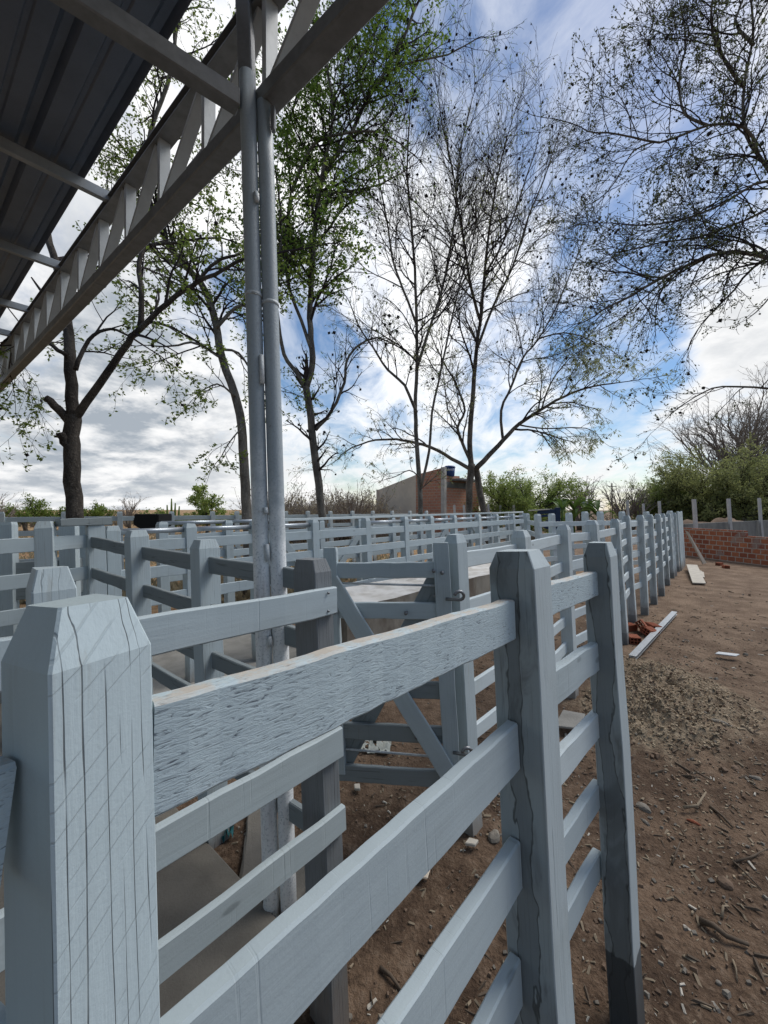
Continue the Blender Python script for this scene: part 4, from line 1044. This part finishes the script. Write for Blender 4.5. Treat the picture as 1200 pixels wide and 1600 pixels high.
far_tree(1150, 632, 190, 42, 'bare', 'tall bare grey tree rising above the olive thorn tree')
far_tree(1040, 755, 95, 36, 'acacia', 'low green bushy tree left of the olive thorn tree')
far_tree(985, 747, 86, 34, 'bare', 'rounded leafless grey tree over the end of the long fence')
far_tree(905, 728, 70, 38, 'bare', 'thin bare tree behind the broad leaved plants')
far_tree(868, 750, 60, 30, 'green', 'small green tree right beside the umbrella tree', seed=4)
far_tree(624, 738, 66, 36, 'dark', 'dark green tree behind the beige house wall')
far_tree(560, 726, 80, 21, 'bare', 'grey leafless tree left of the beige house', seed=1)
far_tree(530, 745, 60, 24, 'bare', 'bushy bare tree in the thicket behind the leafy tree', seed=2)
far_tree(455, 752, 60, 26, 'bare', 'low bare tree right beside the steel column', seed=5)
far_tree(325, 764, 46, 33, 'round', 'round ball shaped bright green tree on the pasture')
far_tree(40, 768, 64, 36, 'dark', 'flat topped dark tree at the left edge of the pasture')
far_tree(84, 771, 48, 38, 'dark', 'flat topped tree left of the dark trunk', seed=6)
far_tree(148, 774, 44, 39, 'dark', 'flat topped tree just right of the dark trunk', seed=7)
far_tree(202, 775, 50, 40, 'bare', 'feathery thin tree between the dark trunk and the black tank', seed=8)
far_tree(243, 781, 40, 41, 'dark', 'low spreading tree behind the black tank', seed=9)
far_tree(286, 784, 26, 38, 'dark', 'small tufted tree left of the round green tree', seed=10)
far_tree(372, 776, 34, 36, 'dark', 'small pale tree right of the round green tree', seed=11)
far_tree(8, 772, 60, 33, 'bare', 'bare bush at the left edge', seed=12)
far_tree(780, 742, 50, 40, 'bare', 'faint bare tree between the twin trunks and the umbrella tree', seed=13)
# candelabra cactus
random.seed(31)
T = Tree(); Y = 36; X = (268 - 600) / FPX * Y; g0 = gz(X, Y)
for dx, top in ((0, 779), (-.35, 789), (.3, 786), (.62, 791)):
    zt = HC + (YH - top) / FPX * Y
    T.limb([Vector((X + dx * .3, Y, g0)), Vector((X + dx, Y, g0 + (zt - g0) * .45)), Vector((X + dx * 1.15, Y, zt))], [.13, .12, .05], 7)
rt = thing('cactus', 'dark candelabra cactus left of the round green tree', 'cactus', Vector((X, Y, g0))); mesh_obj('stem', T.tv, T.tf, M['leafdark'], rt, Matrix.Identity(4), True)
# broad leaved plants
def banana(px, top, Y, label, seed):
    random.seed(seed); X = (px - 600) / FPX * Y; h = HC + (YH - top) / FPX * Y; vs, fs = [], []
    for k in range(9):
        a = U(0, 6.28); L = h * U(.35, .5); d = Vector((math.cos(a), math.sin(a), 0)); sd_ = Vector((-d.y, d.x, 0)); b0 = len(vs); z0 = h * U(.3, .6)
        for i in range(7):
            u = i / 6; wd = .15 * math.sin(math.pi * min(1, .12 + u * .88)) + .01
            c = Vector((X, Y, 0)) + d * L * u * .75 + Vector((0, 0, z0 + L * (u * 1.1 - u * u * .75)))
            vs += [c - sd_ * wd + Vector((0, 0, .06)), c, c + sd_ * wd + Vector((0, 0, .06))]
        for i in range(6):
            for j in range(2): q_ = b0 + i * 3 + j; fs.append((q_, q_ + 1, q_ + 4, q_ + 3))
    rt = thing('broad_leaved_plant', label, 'plant', Vector((X, Y, 0)), 'broad leaved plants behind the pens')
    mesh_obj('leaves', vs, fs, M['leafbanana'], rt, Matrix.Identity(4), True)
    tube(rt, [Vector((X, Y, -.05)), Vector((X, Y, h * .25)), Vector((X + .05, Y, h * .55))], .09, 'leafbanana', 'stem', 8, .05)
for i, (px, top, Y, lb) in enumerate(((878, 757, 25, 'leftmost broad leaved plant beside the umbrella tree'), (897, 752, 26, 'tall broad leaved plant in the middle of its row'), (916, 756, 27, 'broad leaved plant under the thin bare tree'), (934, 760, 26, 'rightmost broad leaved plant left of the leafless round tree'))): banana(px, top, Y, lb, 40 + i)
# scrub: thorn hedge along the pasture and the grey thicket behind the pens
def scrub(name, label, items, ml, seed):
    random.seed(seed); T = Tree()
    for (x, y, h) in items:
        q = Q(maxl=1, dens=(4 / h, 0), ratio=(.5,), leaves=3, lsize=.14, spread=.2, leafp=.5, droop=0, rmin=.014, trop=(.05, .02), ang=(.3, .9), seg=.35, asp=.4)
        for k in range(5):
            d = Vector((U(-.7, .7), U(-.5, .5), 1)).normalized(); grow(T, Vector((x, y, gz(x, y) - .05)), d, h * U(.7, 1.1), .03, 0, q)
    o = mesh_obj(name, T.cv, T.cf, [M['twigfar'], M[ml], M['pod']], None, None, False, T.cm); setp(o, label, None, None, 'stuff')
random.seed(50)
it = []
for k in range(420):
    px = U(-60, 440); Y = U(42, 60); it.append(((px - 600) / FPX * Y, Y, U(.6, 1.15)))
scrub('scrub', 'low brown thorn scrub along the far side of the pasture', it, 'leafdry', 51)
it = []
for k in range(230):
    px = U(405, 600); Y = U(22, 34); it.append(((px - 600) / FPX * Y, Y, U(1.6, 3.0)))
for k in range(60):
    px = U(760, 1080); Y = U(36, 48); it.append(((px - 600) / FPX * Y, Y, U(1.5, 2.6)))
scrub('thicket', 'grey brown leafless thicket behind the pens', it, 'leafdry', 52)
# ------------------------------------------------------------------ house with the water tank
random.seed(60)
hs_ = thing('house', 'unfinished house of beige render and red brick with a sloping roof edge', 'house', P(694, 810, 27) * Vector((1, 1, 0)) if False else Vector((P(694, 800, 27).x, 27, 0)))
cn = Vector((P(694, 800, 27).x, 27.0, 0)); lf = Vector((P(592, 800, 31).x, 31.0, 0)); rg = Vector((P(748, 800, 30).x, 30.0, 0))
def wall_poly(name, a, b, zs, mat, th=.2, parent=hs_):
    """wall between ground points a and b; zs = list of (t, z) along the top"""
    x = (b - a); L = x.length; mw = frame(a, x, Vector((0, 0, 1))); pts = [(0, -.1), (L, -.1)] + [(t * L, z) for t, z in reversed(zs)]
    n = len(pts); vs = [(u, 0, z) for u, z in pts] + [(u, th, z) for u, z in pts]
    fs = [tuple(range(n)), tuple(range(2 * n - 1, n - 1, -1))] + [(k, n + k, n + (k + 1) % n, (k + 1) % n) for k in range(n)]
    fs = [f for f in fs]
    return mesh_obj(name, vs, fs, M[mat], parent, mw)
def ztop(py, Y): return HC + (YH - py) / FPX * Y
mid = lf.lerp(cn, .60)
wall_poly('rendered_wall', lf, mid, [(0, ztop(765, 31)), (1, ztop(742, 28.6))], 'beige')
wall_poly('brick_wall', mid, cn, [(0, ztop(742, 28.6)), (1, ztop(730, 27))], 'brickfar')
wall_poly('brick_wall', cn, rg, [(0, ztop(743, 27)), (.42, ztop(744, 28.3)), (.44, ztop(752, 28.3)), (1, ztop(754, 30))], 'brickfar')
d_ = (rg - cn).normalized()
box_obj('corner_column', frame(cn - d_ * .05, d_, Vector((0, 0, 1))), .26, .3, ztop(730, 27), 'whitewash', hs_, .01)
box_obj('cement_band', frame(cn + d_ * .2 + Vector((0, -.05, ztop(763, 28))), d_, Vector((0, 0, 1))), 2.6, .06, .42, 'plaster', hs_, .005, centre=(.01, 0, .5))
rf = frame(cn.lerp(rg, .45) + Vector((0, -.2, ztop(753, 28.5))), d_, Vector((0, 0, 1)))
box_obj('roof', rf, 2.2, 1.6, .14, 'trussdark', hs_, .01, centre=(.0, 0, .5))
wb = lf + (lf - cn).normalized() * 0 + Vector((0, 6, 0)); wall_poly('rendered_wall', lf, wb, [(0, ztop(765, 31)), (1, ztop(765, 31))], 'beige')
tkY = 27.6; tk = thing('water_tank', 'dark blue water tank with a lid on top of the brick house corner', 'water tank', Vector((P(702.5, 743, tkY).x, tkY, ztop(743, tkY))))
zb_, zt_ = ztop(744.5, tkY), ztop(730.5, tkY); xc = P(702.5, 743, tkY).x
tube(tk, [Vector((xc, tkY, zb_)), Vector((xc, tkY, zt_))], .33, 'tank', 'barrel', 20, .38, True)
tube(tk, [Vector((xc, tkY, zt_)), Vector((xc, tkY, zt_ + .07)), Vector((xc, tkY, zt_ + .11))], .42, 'tank', 'lid', 20, .30, True)
fc_ = bpy.data.curves.new('lettering', 'FONT'); fc_.body = 'FORTLEV'; fc_.size = .15; fc_.align_x = 'CENTER'; fc_.extrude = .004; fc_.offset = .004
tmp_ = bpy.data.objects.new('lettering', fc_); COL.objects.link(tmp_); me_ = bpy.data.meshes.new_from_object(tmp_); bpy.data.objects.remove(tmp_)
me_.materials.clear(); me_.materials.append(M['whiteletter'])
lo_ = bpy.data.objects.new('lettering', me_); COL.objects.link(lo_); lo_.parent = tk
lo_.location = Vector((xc - .02, tkY - .395, zt_ - .24)) - Vector(tk.location); lo_.rotation_euler = (math.radians(90), 0, 0)
# little tiled hut in the thicket
hut = thing('hut', 'tiny brick hut in the thicket left of the house', 'hut', Vector((P(572, 800, 30).x, 30, 0)))
hx = P(572, 800, 30).x
box_obj('wall', Matrix.Translation((hx, 30, 0)), .75, .6, 2.15, 'brickfar', hut, .01); box_obj('roof', Matrix.Translation((hx, 29.95, 2.15)), 1.0, .8, .12, 'clay', hut, .02)

# ------------------------------------------------------------------ walls at the right
bw = setp(wall_poly('brick_wall', G(1076, 868) + Vector((-.4, 1.2, 0)), Vector((14.1, 11.2, 0)), [(0, 1.20), (.5, 1.20), (.502, 1.01), (1, 1.01)], 'brick', .14, None), 'low unplastered red brick wall at the right edge of the yard', 'wall')
pw0, pw1 = Vector((P(1070, 820, 18.9).x, 18.9, 0)), Vector((27.5, 27.4, 0))
pw = setp(wall_poly('cement_wall', pw0, pw1, [(0, 1.30), (1, 1.30)], 'plaster', .15, None), 'grey cement rendered wall behind the red brick wall', 'wall')
def conc_post(px, ty, Y, zb, label, w_=.13):
    X = (px - 600) / FPX * Y; zt = HC - (ty - YH) / FPX * Y
    p_ = post(None, (X - LEAN.x * zt, Y, 0), zt, (1, 0), w_, w_, 'postlight', taper=.02, ts=.9, zb=zb, name='concrete_post')
    p_.data.materials.clear(); p_.data.materials.append(M['concpost']); setp(p_, label, 'post', 'pale concrete fence posts')
for px, ty, Y, lb in ((1086, 780, 18.8, 'pale concrete post nearest the end of the long fence'), (1140, 779, 21.6, 'pale concrete post before the trunk of the olive thorn tree'), (1188, 778, 24.4, 'rightmost pale concrete post above the cement wall'),
                      (1031, 783, 26, 'pale concrete post behind the far end of the long fence'), (981, 782, 27, 'pale concrete post under the leafless round tree'),
                      (919, 784, 28, 'right one of the paired concrete posts behind the cross fence'), (912, 784, 27.5, 'left one of the paired concrete posts behind the cross fence'), (873, 785, 26, 'short square concrete post beside the dark blue frame'),
                      (803, 789, 27, 'pale post under the left side of the umbrella tree'), (763, 788, 27, 'pale post right beside the twin trunks'), (782, 789, 28, 'pale post between the twin trunks and the umbrella tree'), (710, 789, 25, 'thin pale post before the red brick house wall'), (725, 789, 25, 'leaning pale post just left of the twin trunks'), (1006, 787, 30, 'thin far post left of the green bushy tree')): conc_post(px, ty, Y, -.06, lb)
random.seed(61)
# far boundary wall and the earth bank behind the posts
setp(wall_poly('boundary_wall', Vector((P(1060, 800, 40).x, 40, 0)), Vector((P(1260, 800, 44).x, 44, 0)), [(0, 2.9), (1, 3.2)], 'plaster', .15, None), 'far grey boundary wall under the olive thorn trees', 'wall')
bm = bmesh.new(); bmesh.ops.create_icosphere(bm, subdivisions=4, radius=1)
for v in bm.verts:
    v.co = Vector((v.co.x * 3.6, v.co.y * 1.5, max(0, v.co.z) * 1.35)); v.co *= 1 + .35 * mnoise.noise(v.co * 1.3)
eb_ = bm_obj('earth_bank', bm, M['stonebrown'], None, Matrix.Translation((P(1125, 800, 27).x, 27, -.05)), True); setp(eb_, 'heap of brown earth behind the cement wall', kind='structure')
# utility pole far away
tube_p = thing('utility_pole', 'thin far utility pole left of the leafless round tree', 'pole', Vector((P(957, 800, 45).x, 45, 0)))
tube(tube_p, [P(957, 820, 45), P(956, 755, 45)], .09, 'bark', 'shaft', 8, .07)
rect_bar(tube_p, P(950, 760, 45), P(963, 760, 45), .08, .08, 'bark', 'crossarm')

# ------------------------------------------------------------------ things about the pens
tb = thing('black_tank', 'black plastic tank standing behind the dark rail fence at the left', 'tank', Vector((P(240, 815, 6.2).x, 6.2, 0)))
bx = P(240, 825, 6.2)
bm = bmesh.new(); hw, hh, hd = .185, .22, .2
pr = [(-hw, hh), (hw, hh), (hw, .03), (hw * .55, 0), (-hw * .55, 0), (-hw * 1.05, .06), (-hw * 1.08, .14), (-hw * .98, .15)]
f1 = [bm.verts.new((x, -hd, z)) for x, z in pr]; f2 = [bm.verts.new((x, hd, z)) for x, z in pr]
bm.faces.new(f1); bm.faces.new(f2[::-1])
for i in range(len(pr)): bm.faces.new((f1[i], f2[i], f2[(i + 1) % len(pr)], f1[(i + 1) % len(pr)]))
bmesh.ops.recalc_face_normals(bm, faces=bm.faces); bmesh.ops.bevel(bm, geom=list(bm.edges), offset=.012, segments=2, affect='EDGES')
bm_obj('shell', bm, M['black'], tb, Matrix.Translation((bx.x, 6.2, bx.z)))
for dx in (-.15, .15): rect_bar(tb, Vector((bx.x + dx, 6.2, -.02)), Vector((bx.x + dx, 6.2, bx.z + .002)), .08, .08, 'boarddark', 'leg', Vector((0, 1, 0)))
bf = thing('blue_frame', 'dark blue metal cattle frame standing behind the cross fence', 'frame', Vector((P(858, 830, 12.6).x, 12.6, 0)))
def bfp(px, py, dy=0): return P(px, py, 12.6 + dy)
for dy in (0, .7):
    rect_bar(bf, bfp(841, 800, dy), bfp(870, 798.5, dy), .06, .13, 'blue', 'top_rail'); rect_bar(bf, bfp(841, 806.5, dy), bfp(872, 805, dy), .05, .07, 'blue', 'mid_rail')
    rect_bar(bf, bfp(841, 816, dy), bfp(872, 815, dy), .05, .05, 'blue', 'mid_rail')
    for px in (842, 871): rect_bar(bf, bfp(px, 892, dy), bfp(px, 793 if px > 860 else 799, dy), .1 if px < 860 else .16, .08, 'blue', 'upright', Vector((0, 1, 0)))
rect_bar(bf, bfp(853, 826), bfp(858, 814), .16, .10, 'blue', 'latch_box', Vector((0, 1, 0))); rect_bar(bf, bfp(866, 824), bfp(866, 813), .2, .12, 'blue', 'latch_box', Vector((0, 1, 0)))
box_obj('plank', frame(P(842, 796.8, 12.6), P(870, 795, 12.6) - P(842, 796.8, 12.6), Vector((0, 0, 1))), .62, .2, .03, 'paleboard', bf, .004, centre=(0.0, 0, 0))

# boards by the far end of the long fence
def quad_board(name, pts, th, mat, label, cat, group=None):
    a, b_, c_, d_ = [Vector(p) for p in pts]; n = (b_ - a).cross(d_ - a).normalized()
    if n.z < 0: n = -n
    vs = [a, b_, c_, d_] + [p + n * th for p in (a, b_, c_, d_)]
    ctr = sum((Vector(v) for v in vs), Vector()) / 8
    fs = [(3, 2, 1, 0), (4, 5, 6, 7), (0, 1, 5, 4), (1, 2, 6, 5), (2, 3, 7, 6), (3, 0, 4, 7)]
    bm = bmesh.new(); bv = [bm.verts.new(v - ctr) for v in vs]
    for f in fs: bm.faces.new([bv[i] for i in f])
    bmesh.ops.recalc_face_normals(bm, faces=bm.faces); bmesh.ops.bevel(bm, geom=list(bm.edges), offset=.004, segments=1, affect='EDGES')
    o = bm_obj(name, bm, M[mat], None, Matrix.Translation(ctr)); return setp(o, label, cat, group)
def GZ(px, py, z=0.0): p = G(px, py); p.z = z; return p
quad_board('loose_board', [GZ(1082, 913, .02), GZ(1103, 914, .02), P(1089.5, 884, 13.2), P(1072.5, 883, 13.2)], .03, 'paleboard', 'wide cream board lying propped beside the long fence', 'board', 'loose boards')
quad_board('loose_board', [GZ(1095, 903, .01), GZ(1101, 904, .01), P(1099, 891, 13.6), P(1094, 890, 13.6)], .03, 'paleboard', 'small cream offcut behind the wide cream board', 'board', 'loose boards')
quad_board('loose_board', [GZ(1097, 882, .02), GZ(1103, 881, .02), P(1074, 831, 14.0), P(1070, 829, 14.0)], .03, 'paleboard', 'long narrow plank leaning on the fence end near the brick wall', 'board', 'loose boards')
# loose bricks: hollow clay blocks with fluted sides
def brick_mesh():
    bm = bmesh.new(); sx, sy, sz = .24, .15, .10
    nx_, nz_ = 3, 2; wall = .012
    def bx_(x0, x1, y0, y1, z0, z1):
        v = [bm.verts.new(p) for p in ((x0, y0, z0), (x1, y0, z0), (x1, y1, z0), (x0, y1, z0), (x0, y0, z1), (x1, y0, z1), (x1, y1, z1), (x0, y1, z1))]
        for f in ((3, 2, 1, 0), (4, 5, 6, 7), (0, 1, 5, 4), (1, 2, 6, 5), (2, 3, 7, 6), (3, 0, 4, 7)): bm.faces.new([v[i] for i in f])
    for k in range(nz_ + 1): z = (sz - wall) * k / nz_; bx_(0, sx, 0, sy, z, z + wall)
    for k in range(4): y = (sy - wall) * k / 3; bx_(.0005, sx - .0005, y + .0003, y + wall - .0003, .0006, sz - .0006)
    for k in range(6):                                                # flutes on the top
        y = sy * (k + .25) / 6; bx_(.004, sx - .004, y, y + sy / 12, sz - .001, sz + .004)
    for v in bm.verts: v.co -= Vector((sx / 2, sy / 2, 0))
    me = bpy.data.meshes.new('loose_brick'); bm.to_mesh(me); bm.free(); me.materials.append(M['clay']); return me
BR = brick_mesh()
def brick(px, py, rot, label, z=0, tilt=(0, 0), group='loose hollow bricks'):
    o = bpy.data.objects.new('loose_brick', BR); COL.objects.link(o); p = G(px, py); o.location = (p.x, p.y, gz(p.x, p.y) + z); o.rotation_euler = (tilt[0], tilt[1], rot); setp(o, label, 'brick', group)
brick(998, 988, .9, 'brick standing tilted on the brick pile beside the zinc channel', .10, (.9, .2)); brick(990, 1001, 1.25, 'front brick of the pile with holes facing the camera', -.01, (0, .05)); brick(1020, 984, 1.5, 'rear right brick of the pile beside the zinc channel', 0, (.1, 0))
brick(981, 984, .2, 'brick lying half hidden against the long fence'); brick(1013, 992, .4, 'small brick piece at the right of the pile', .02, (.3, .2))
brick(1134, 887, 1.2, 'right brick of the two at the foot of the red wall'); brick(1124, 883, .5, 'left brick of the two at the foot of the red wall', .0)
# zinc channel on the ground
za, zb2 = GZ(988, 1034, .03), GZ(1054, 962, .03)
zc = channel(None, za, zb2, .085, .05, 'alu', 'zinc_channel', Vector((0, 0, 1))); setp(zc, 'long shiny zinc channel lying on the earth beside the long fence', 'metal channel')
for v in zc.data.vertices: v.co.z = v.co.z
# shards, stones and sticks one can tell apart
def stone(px, py, sx, sy, sz, rot, mat, label, name='stone', cat='stone', group='stones on the earth'):
    bm = bmesh.new(); bmesh.ops.create_icosphere(bm, subdivisions=2, radius=1); s_ = Vector((U(0, 9), U(0, 9), U(0, 9)))
    for v in bm.verts:
        v.co *= 1 + .38 * mnoise.noise(v.co * 1.1 + s_); v.co = Vector((v.co.x * sx, v.co.y * sy, max(-.5, v.co.z) * sz))
    p = G(px, py); o = bm_obj(name, bm, M[mat], None, Matrix.Translation((p.x, p.y, gz(p.x, p.y) + sz * .25)) @ Matrix.Rotation(rot, 4, 'Z')); setp(o, label, cat, group)
stone(1125, 1137, .075, .03, .025, 2.4, 'stone', 'long pale shard on the earth right of the shavings')
stone(1005, 1254, .035, .05, .02, .5, 'stone', 'pale flat stone close to the tarred post')
stone(1148, 1198, .03, .025, .02, .5, 'stonebrown', 'small round brown stone in the litter')
stone(1180, 1213, .04, .018, .015, 2.7, 'stone', 'white sliver near the right edge')
stone(1134, 1376, .035, .035, .025, .4, 'stonebrown', 'squarish brown stone above the bark strip')
stone(1008, 1276, .012, .035, .012, .3, 'stone', 'thin white chip right beside the tarred post')
stone(772, 1304, .045, .035, .03, .8, 'stone', 'grey rock under the second rail by the gate post')
stone(1123, 1526, .012, .010, .008, .4, 'stone', 'tiny white pebble below the bark strip')
stone(1165, 1022, .03, .03, .03, .2, 'stone', 'round pale stone by the grey slat')
stone(1084, 1279, .035, .012, .010, 2.3, 'clay', 'orange tile splinter by the stick heap')
quad_board('grey_slat', [GZ(1117, 1026, .03), GZ(1150, 1030, .03), GZ(1156, 1027, .03), GZ(1122, 1023, .03)], .015, 'alu', 'short grey slat lying on the earth near the right edge', 'slat')
quad_board('slate_piece', [GZ(866, 1142, .03), GZ(903, 1150, .05), GZ(915, 1130, .07), GZ(880, 1120, .05)], .02, 'concrete', 'broken pale slab between the two near posts', 'slab')
quad_board('wood_offcut', [GZ(726, 1327, .02), GZ(742, 1330, .02), GZ(748, 1322, .02), GZ(733, 1318, .02)], .02, 'paleboard', 'square wooden offcut on the dark earth below the gate', 'offcut')
quad_board('wood_offcut', [GZ(554, 1240, .02), GZ(563, 1241, .02), GZ(562, 1232, .02), GZ(553, 1233, .02)], .02, 'paleboard', 'small wooden offcut under the lowest gate board', 'offcut')
quad_board('cardboard_piece', [GZ(645, 1375, .01), GZ(668, 1380, .02), GZ(688, 1325, .05), GZ(672, 1322, .03)], .008, 'beige', 'torn brown card piece under the second rail', 'card')
def stick(pts, r, mat, label, group='sticks on the earth', name='stick'):
    ps = [on_ground(G(px, py)) + Vector((0, 0, r + dz)) for px, py, dz in pts]
    o = tube(None, ps, r, mat, name, 6, r * .5); setp(o, label, 'stick', group)
stick([(1145, 1345, .01), (1165, 1362, .01), (1190, 1386, 0)], .006, 'stick', 'straight dark twig running down from the forked twig')
stick([(1147, 1346, .01), (1175, 1340, .01), (1198, 1326, .02)], .007, 'stick', 'forked twig reaching to the right edge')
stick([(1094, 1434, 0), (1115, 1448, .01), (1135, 1465, .01), (1170, 1476, 0)], .016, 'stick', 'thick strip of dark bark on the bare earth')
stick([(1068, 1262, .02), (1090, 1262, .03), (1103, 1243, .04)], .011, 'stickpale', 'pale curved stick on top of the litter heap')
stick([(1110, 1255, .0), (1130, 1275, .01), (1145, 1290, .0)], .010, 'stick', 'dark stick beside the pale curved stick')
stick([(1128, 1432, 0), (1130, 1420, .02), (1138, 1412, 0)], .007, 'stickpale', 'small curved pale root above the bark strip')
stick([(1050, 1345, 0), (1058, 1325, .01), (1063, 1308, 0)], .006, 'stick', 'short twig between the tarred post and the litter')
stick([(1145, 1495, 0), (1150, 1510, .01), (1152, 1525, 0)], .005, 'stickpale', 'thin pale twig near the lower right corner')
stick([(594, 1508, 0), (610, 1522, .01), (626, 1540, 0)], .010, 'stick', 'dark stick on the earth under the third rail')
# limp rag and rope under the rails
def rag(px, py, s, mat, label, seed, name='rag'):
    random.seed(seed); p = on_ground(G(px, py)); n = 9; vs, fs = [], []
    for i in range(n):
        for j in range(n):
            u, v_ = i / (n - 1) - .5, j / (n - 1) - .5
            vs.append((u * s * 1.5, v_ * s, .02 + .05 * abs(mnoise.noise(Vector((u * 4 + seed, v_ * 4, 0)))) * 2 + .03 * mnoise.noise(Vector((u * 11, v_ * 11, seed)))))
    for i in range(n - 1):
        for j in range(n - 1):
            if R() < .9: fs.append((i * n + j, i * n + j + 1, (i + 1) * n + j + 1, (i + 1) * n + j))
    o = mesh_obj(name, vs, fs, M[mat], None, Matrix.Translation(p) @ Matrix.Rotation(seed, 4, 'Z'), True); setp(o, label, 'rag')
rag(588, 1170, .16, 'cloth', 'crumpled pale cloth on the earth behind the gate', 3)
rag(352, 1303, .10, 'rope', 'dark teal rag by the edge of the shed floor', 5)
# litter: chips, bark crumbs and pebbles strewn over the yard
random.seed(70)
vs, fs, fm_ = [], [], []
def chip(p, a, b, c, mi):
    r_ = Matrix.Rotation(U(0, 6.28), 3, 'Z') @ Matrix.Rotation(U(-.5, .5), 3, 'X') @ Matrix.Rotation(U(-.4, .4), 3, 'Y'); b0 = len(vs)
    for x, y, z in ((-1, -.6, -1), (1, -1, -1), (.8, 1, -1), (-.9, .7, -1), (-.8, -.5, 1), (.7, -.8, 1), (.9, .7, 1), (-.7, .8, 1)):
        vs.append(p + r_ @ Vector((x * a * U(.7, 1.1), y * b * U(.7, 1.1), z * c)))
    for f in ((4, 5, 6, 7), (0, 1, 5, 4), (1, 2, 6, 5), (2, 3, 7, 6), (3, 0, 4, 7)): fs.append(tuple(b0 + i for i in f)); fm_.append(mi)
def scatter(n, xr, yr, cond=None, s=1.0, w=(7, 7, 4, 3, 1)):
    k = 0
    while k < n:
        y = U(0, 1) ** 1.4 * (yr[1] - yr[0]) + yr[0]; x = U(*xr)
        if abs(x) > y * 1.02 + .3 or (cond and not cond(x, y)): continue
        p = Vector((x, y, gz(x, y) + .003)); mi = random.choices((0, 1, 2, 3, 4), w)[0]; sc = s * (U(.35, 1.0) ** 2 * 1.4 + .25)
        if mi in (0, 4): chip(p, .026 * sc, .008 * sc, .004 * sc, mi)
        elif mi == 3: chip(p, .055 * sc, .006 * sc, .005 * sc, mi)
        else: chip(p, .014 * sc, .011 * sc, .008 * sc, mi)
        k += 1
def off_slab(x, y): return (Vector((x, y, 0)) - q2).dot(Fn) > .02 or (Vector((x, y, 0)) - q2).dot(dC) > .02 or x > -.2
scatter(3000, (-1.0, 3.2), (.9, 3.6), off_slab, .55)
scatter(1700, (.6, 6.5), (1.6, 8.0), None, .75)
scatter(700, (-2.5, 9), (3, 12), None, 1.2)
scatter(110, (-.9, 3.4), (.9, 4.5), off_slab, .95, (5, 2, 1, 6, 1))
for k in range(750):                                     # pale sawdust chips along the foot of the fence
    u_ = U(.12, .8); p_ = Vector((1.15, 1.55, 0)).lerp(Vector((5.2, 7.6, 0)), u_) + Vector((.75, -.66, 0)) * abs(random.gauss(.1, .35)); sc = U(.4, 1.2); chip(Vector((p_.x, p_.y, gz(p_.x, p_.y) + .003)), .012 * sc, .007 * sc, .004 * sc, random.choice((0, 5, 5, 1, 0)))
for c_, rx, ry, n in ((MOUND, .55, .75, 2600), (MOUND2, .45, .45, 1300)):
    for k in range(n):
        a = U(0, 6.28); r_ = U(0, 1) ** .6 * 1.25; x, y = c_.x + math.cos(a) * rx * r_, c_.y + math.sin(a) * ry * r_
        sc = U(.4, 1.3); chip(Vector((x, y, gz(x, y) + .004)), .012 * sc, .008 * sc, .005 * sc, random.choice((0, 5, 5, 5, 5, 1)))
lt = mesh_obj('ground_litter', vs, fs, [M['stickpale'], M['stonebrown'], M['stone'], M['stick'], M['paleboard'], M['shaving']], None, None, False, fm_); setp(lt, 'wood chips, bark crumbs and pebbles strewn over the yard', kind='stuff')
# tufts of dry grass and weeds on the pasture
vs, fs = [], []
for k in range(7000):
    px = U(-30, 620); Y = 8.5 + 26 * U(0, 1) ** 1.6; x = (px - 600) / FPX * Y; y = Y
    if y - .55 * x < 9: continue
    z = gz(x, y); h_ = U(.06, .28); a = U(0, 3.14); d = Vector((math.cos(a), math.sin(a), 0)) * U(.03, .12); b0 = len(vs); l_ = Vector((U(-.1, .1), U(-.1, .1), h_))
    vs += [Vector((x, y, z)) - d, Vector((x, y, z)) + d, Vector((x, y, z)) + l_]; fs.append((b0, b0 + 1, b0 + 2))
dg = mesh_obj('dry_grass', vs, fs, M['leafdry']); setp(dg, 'dry straw grass on the pasture', kind='stuff')
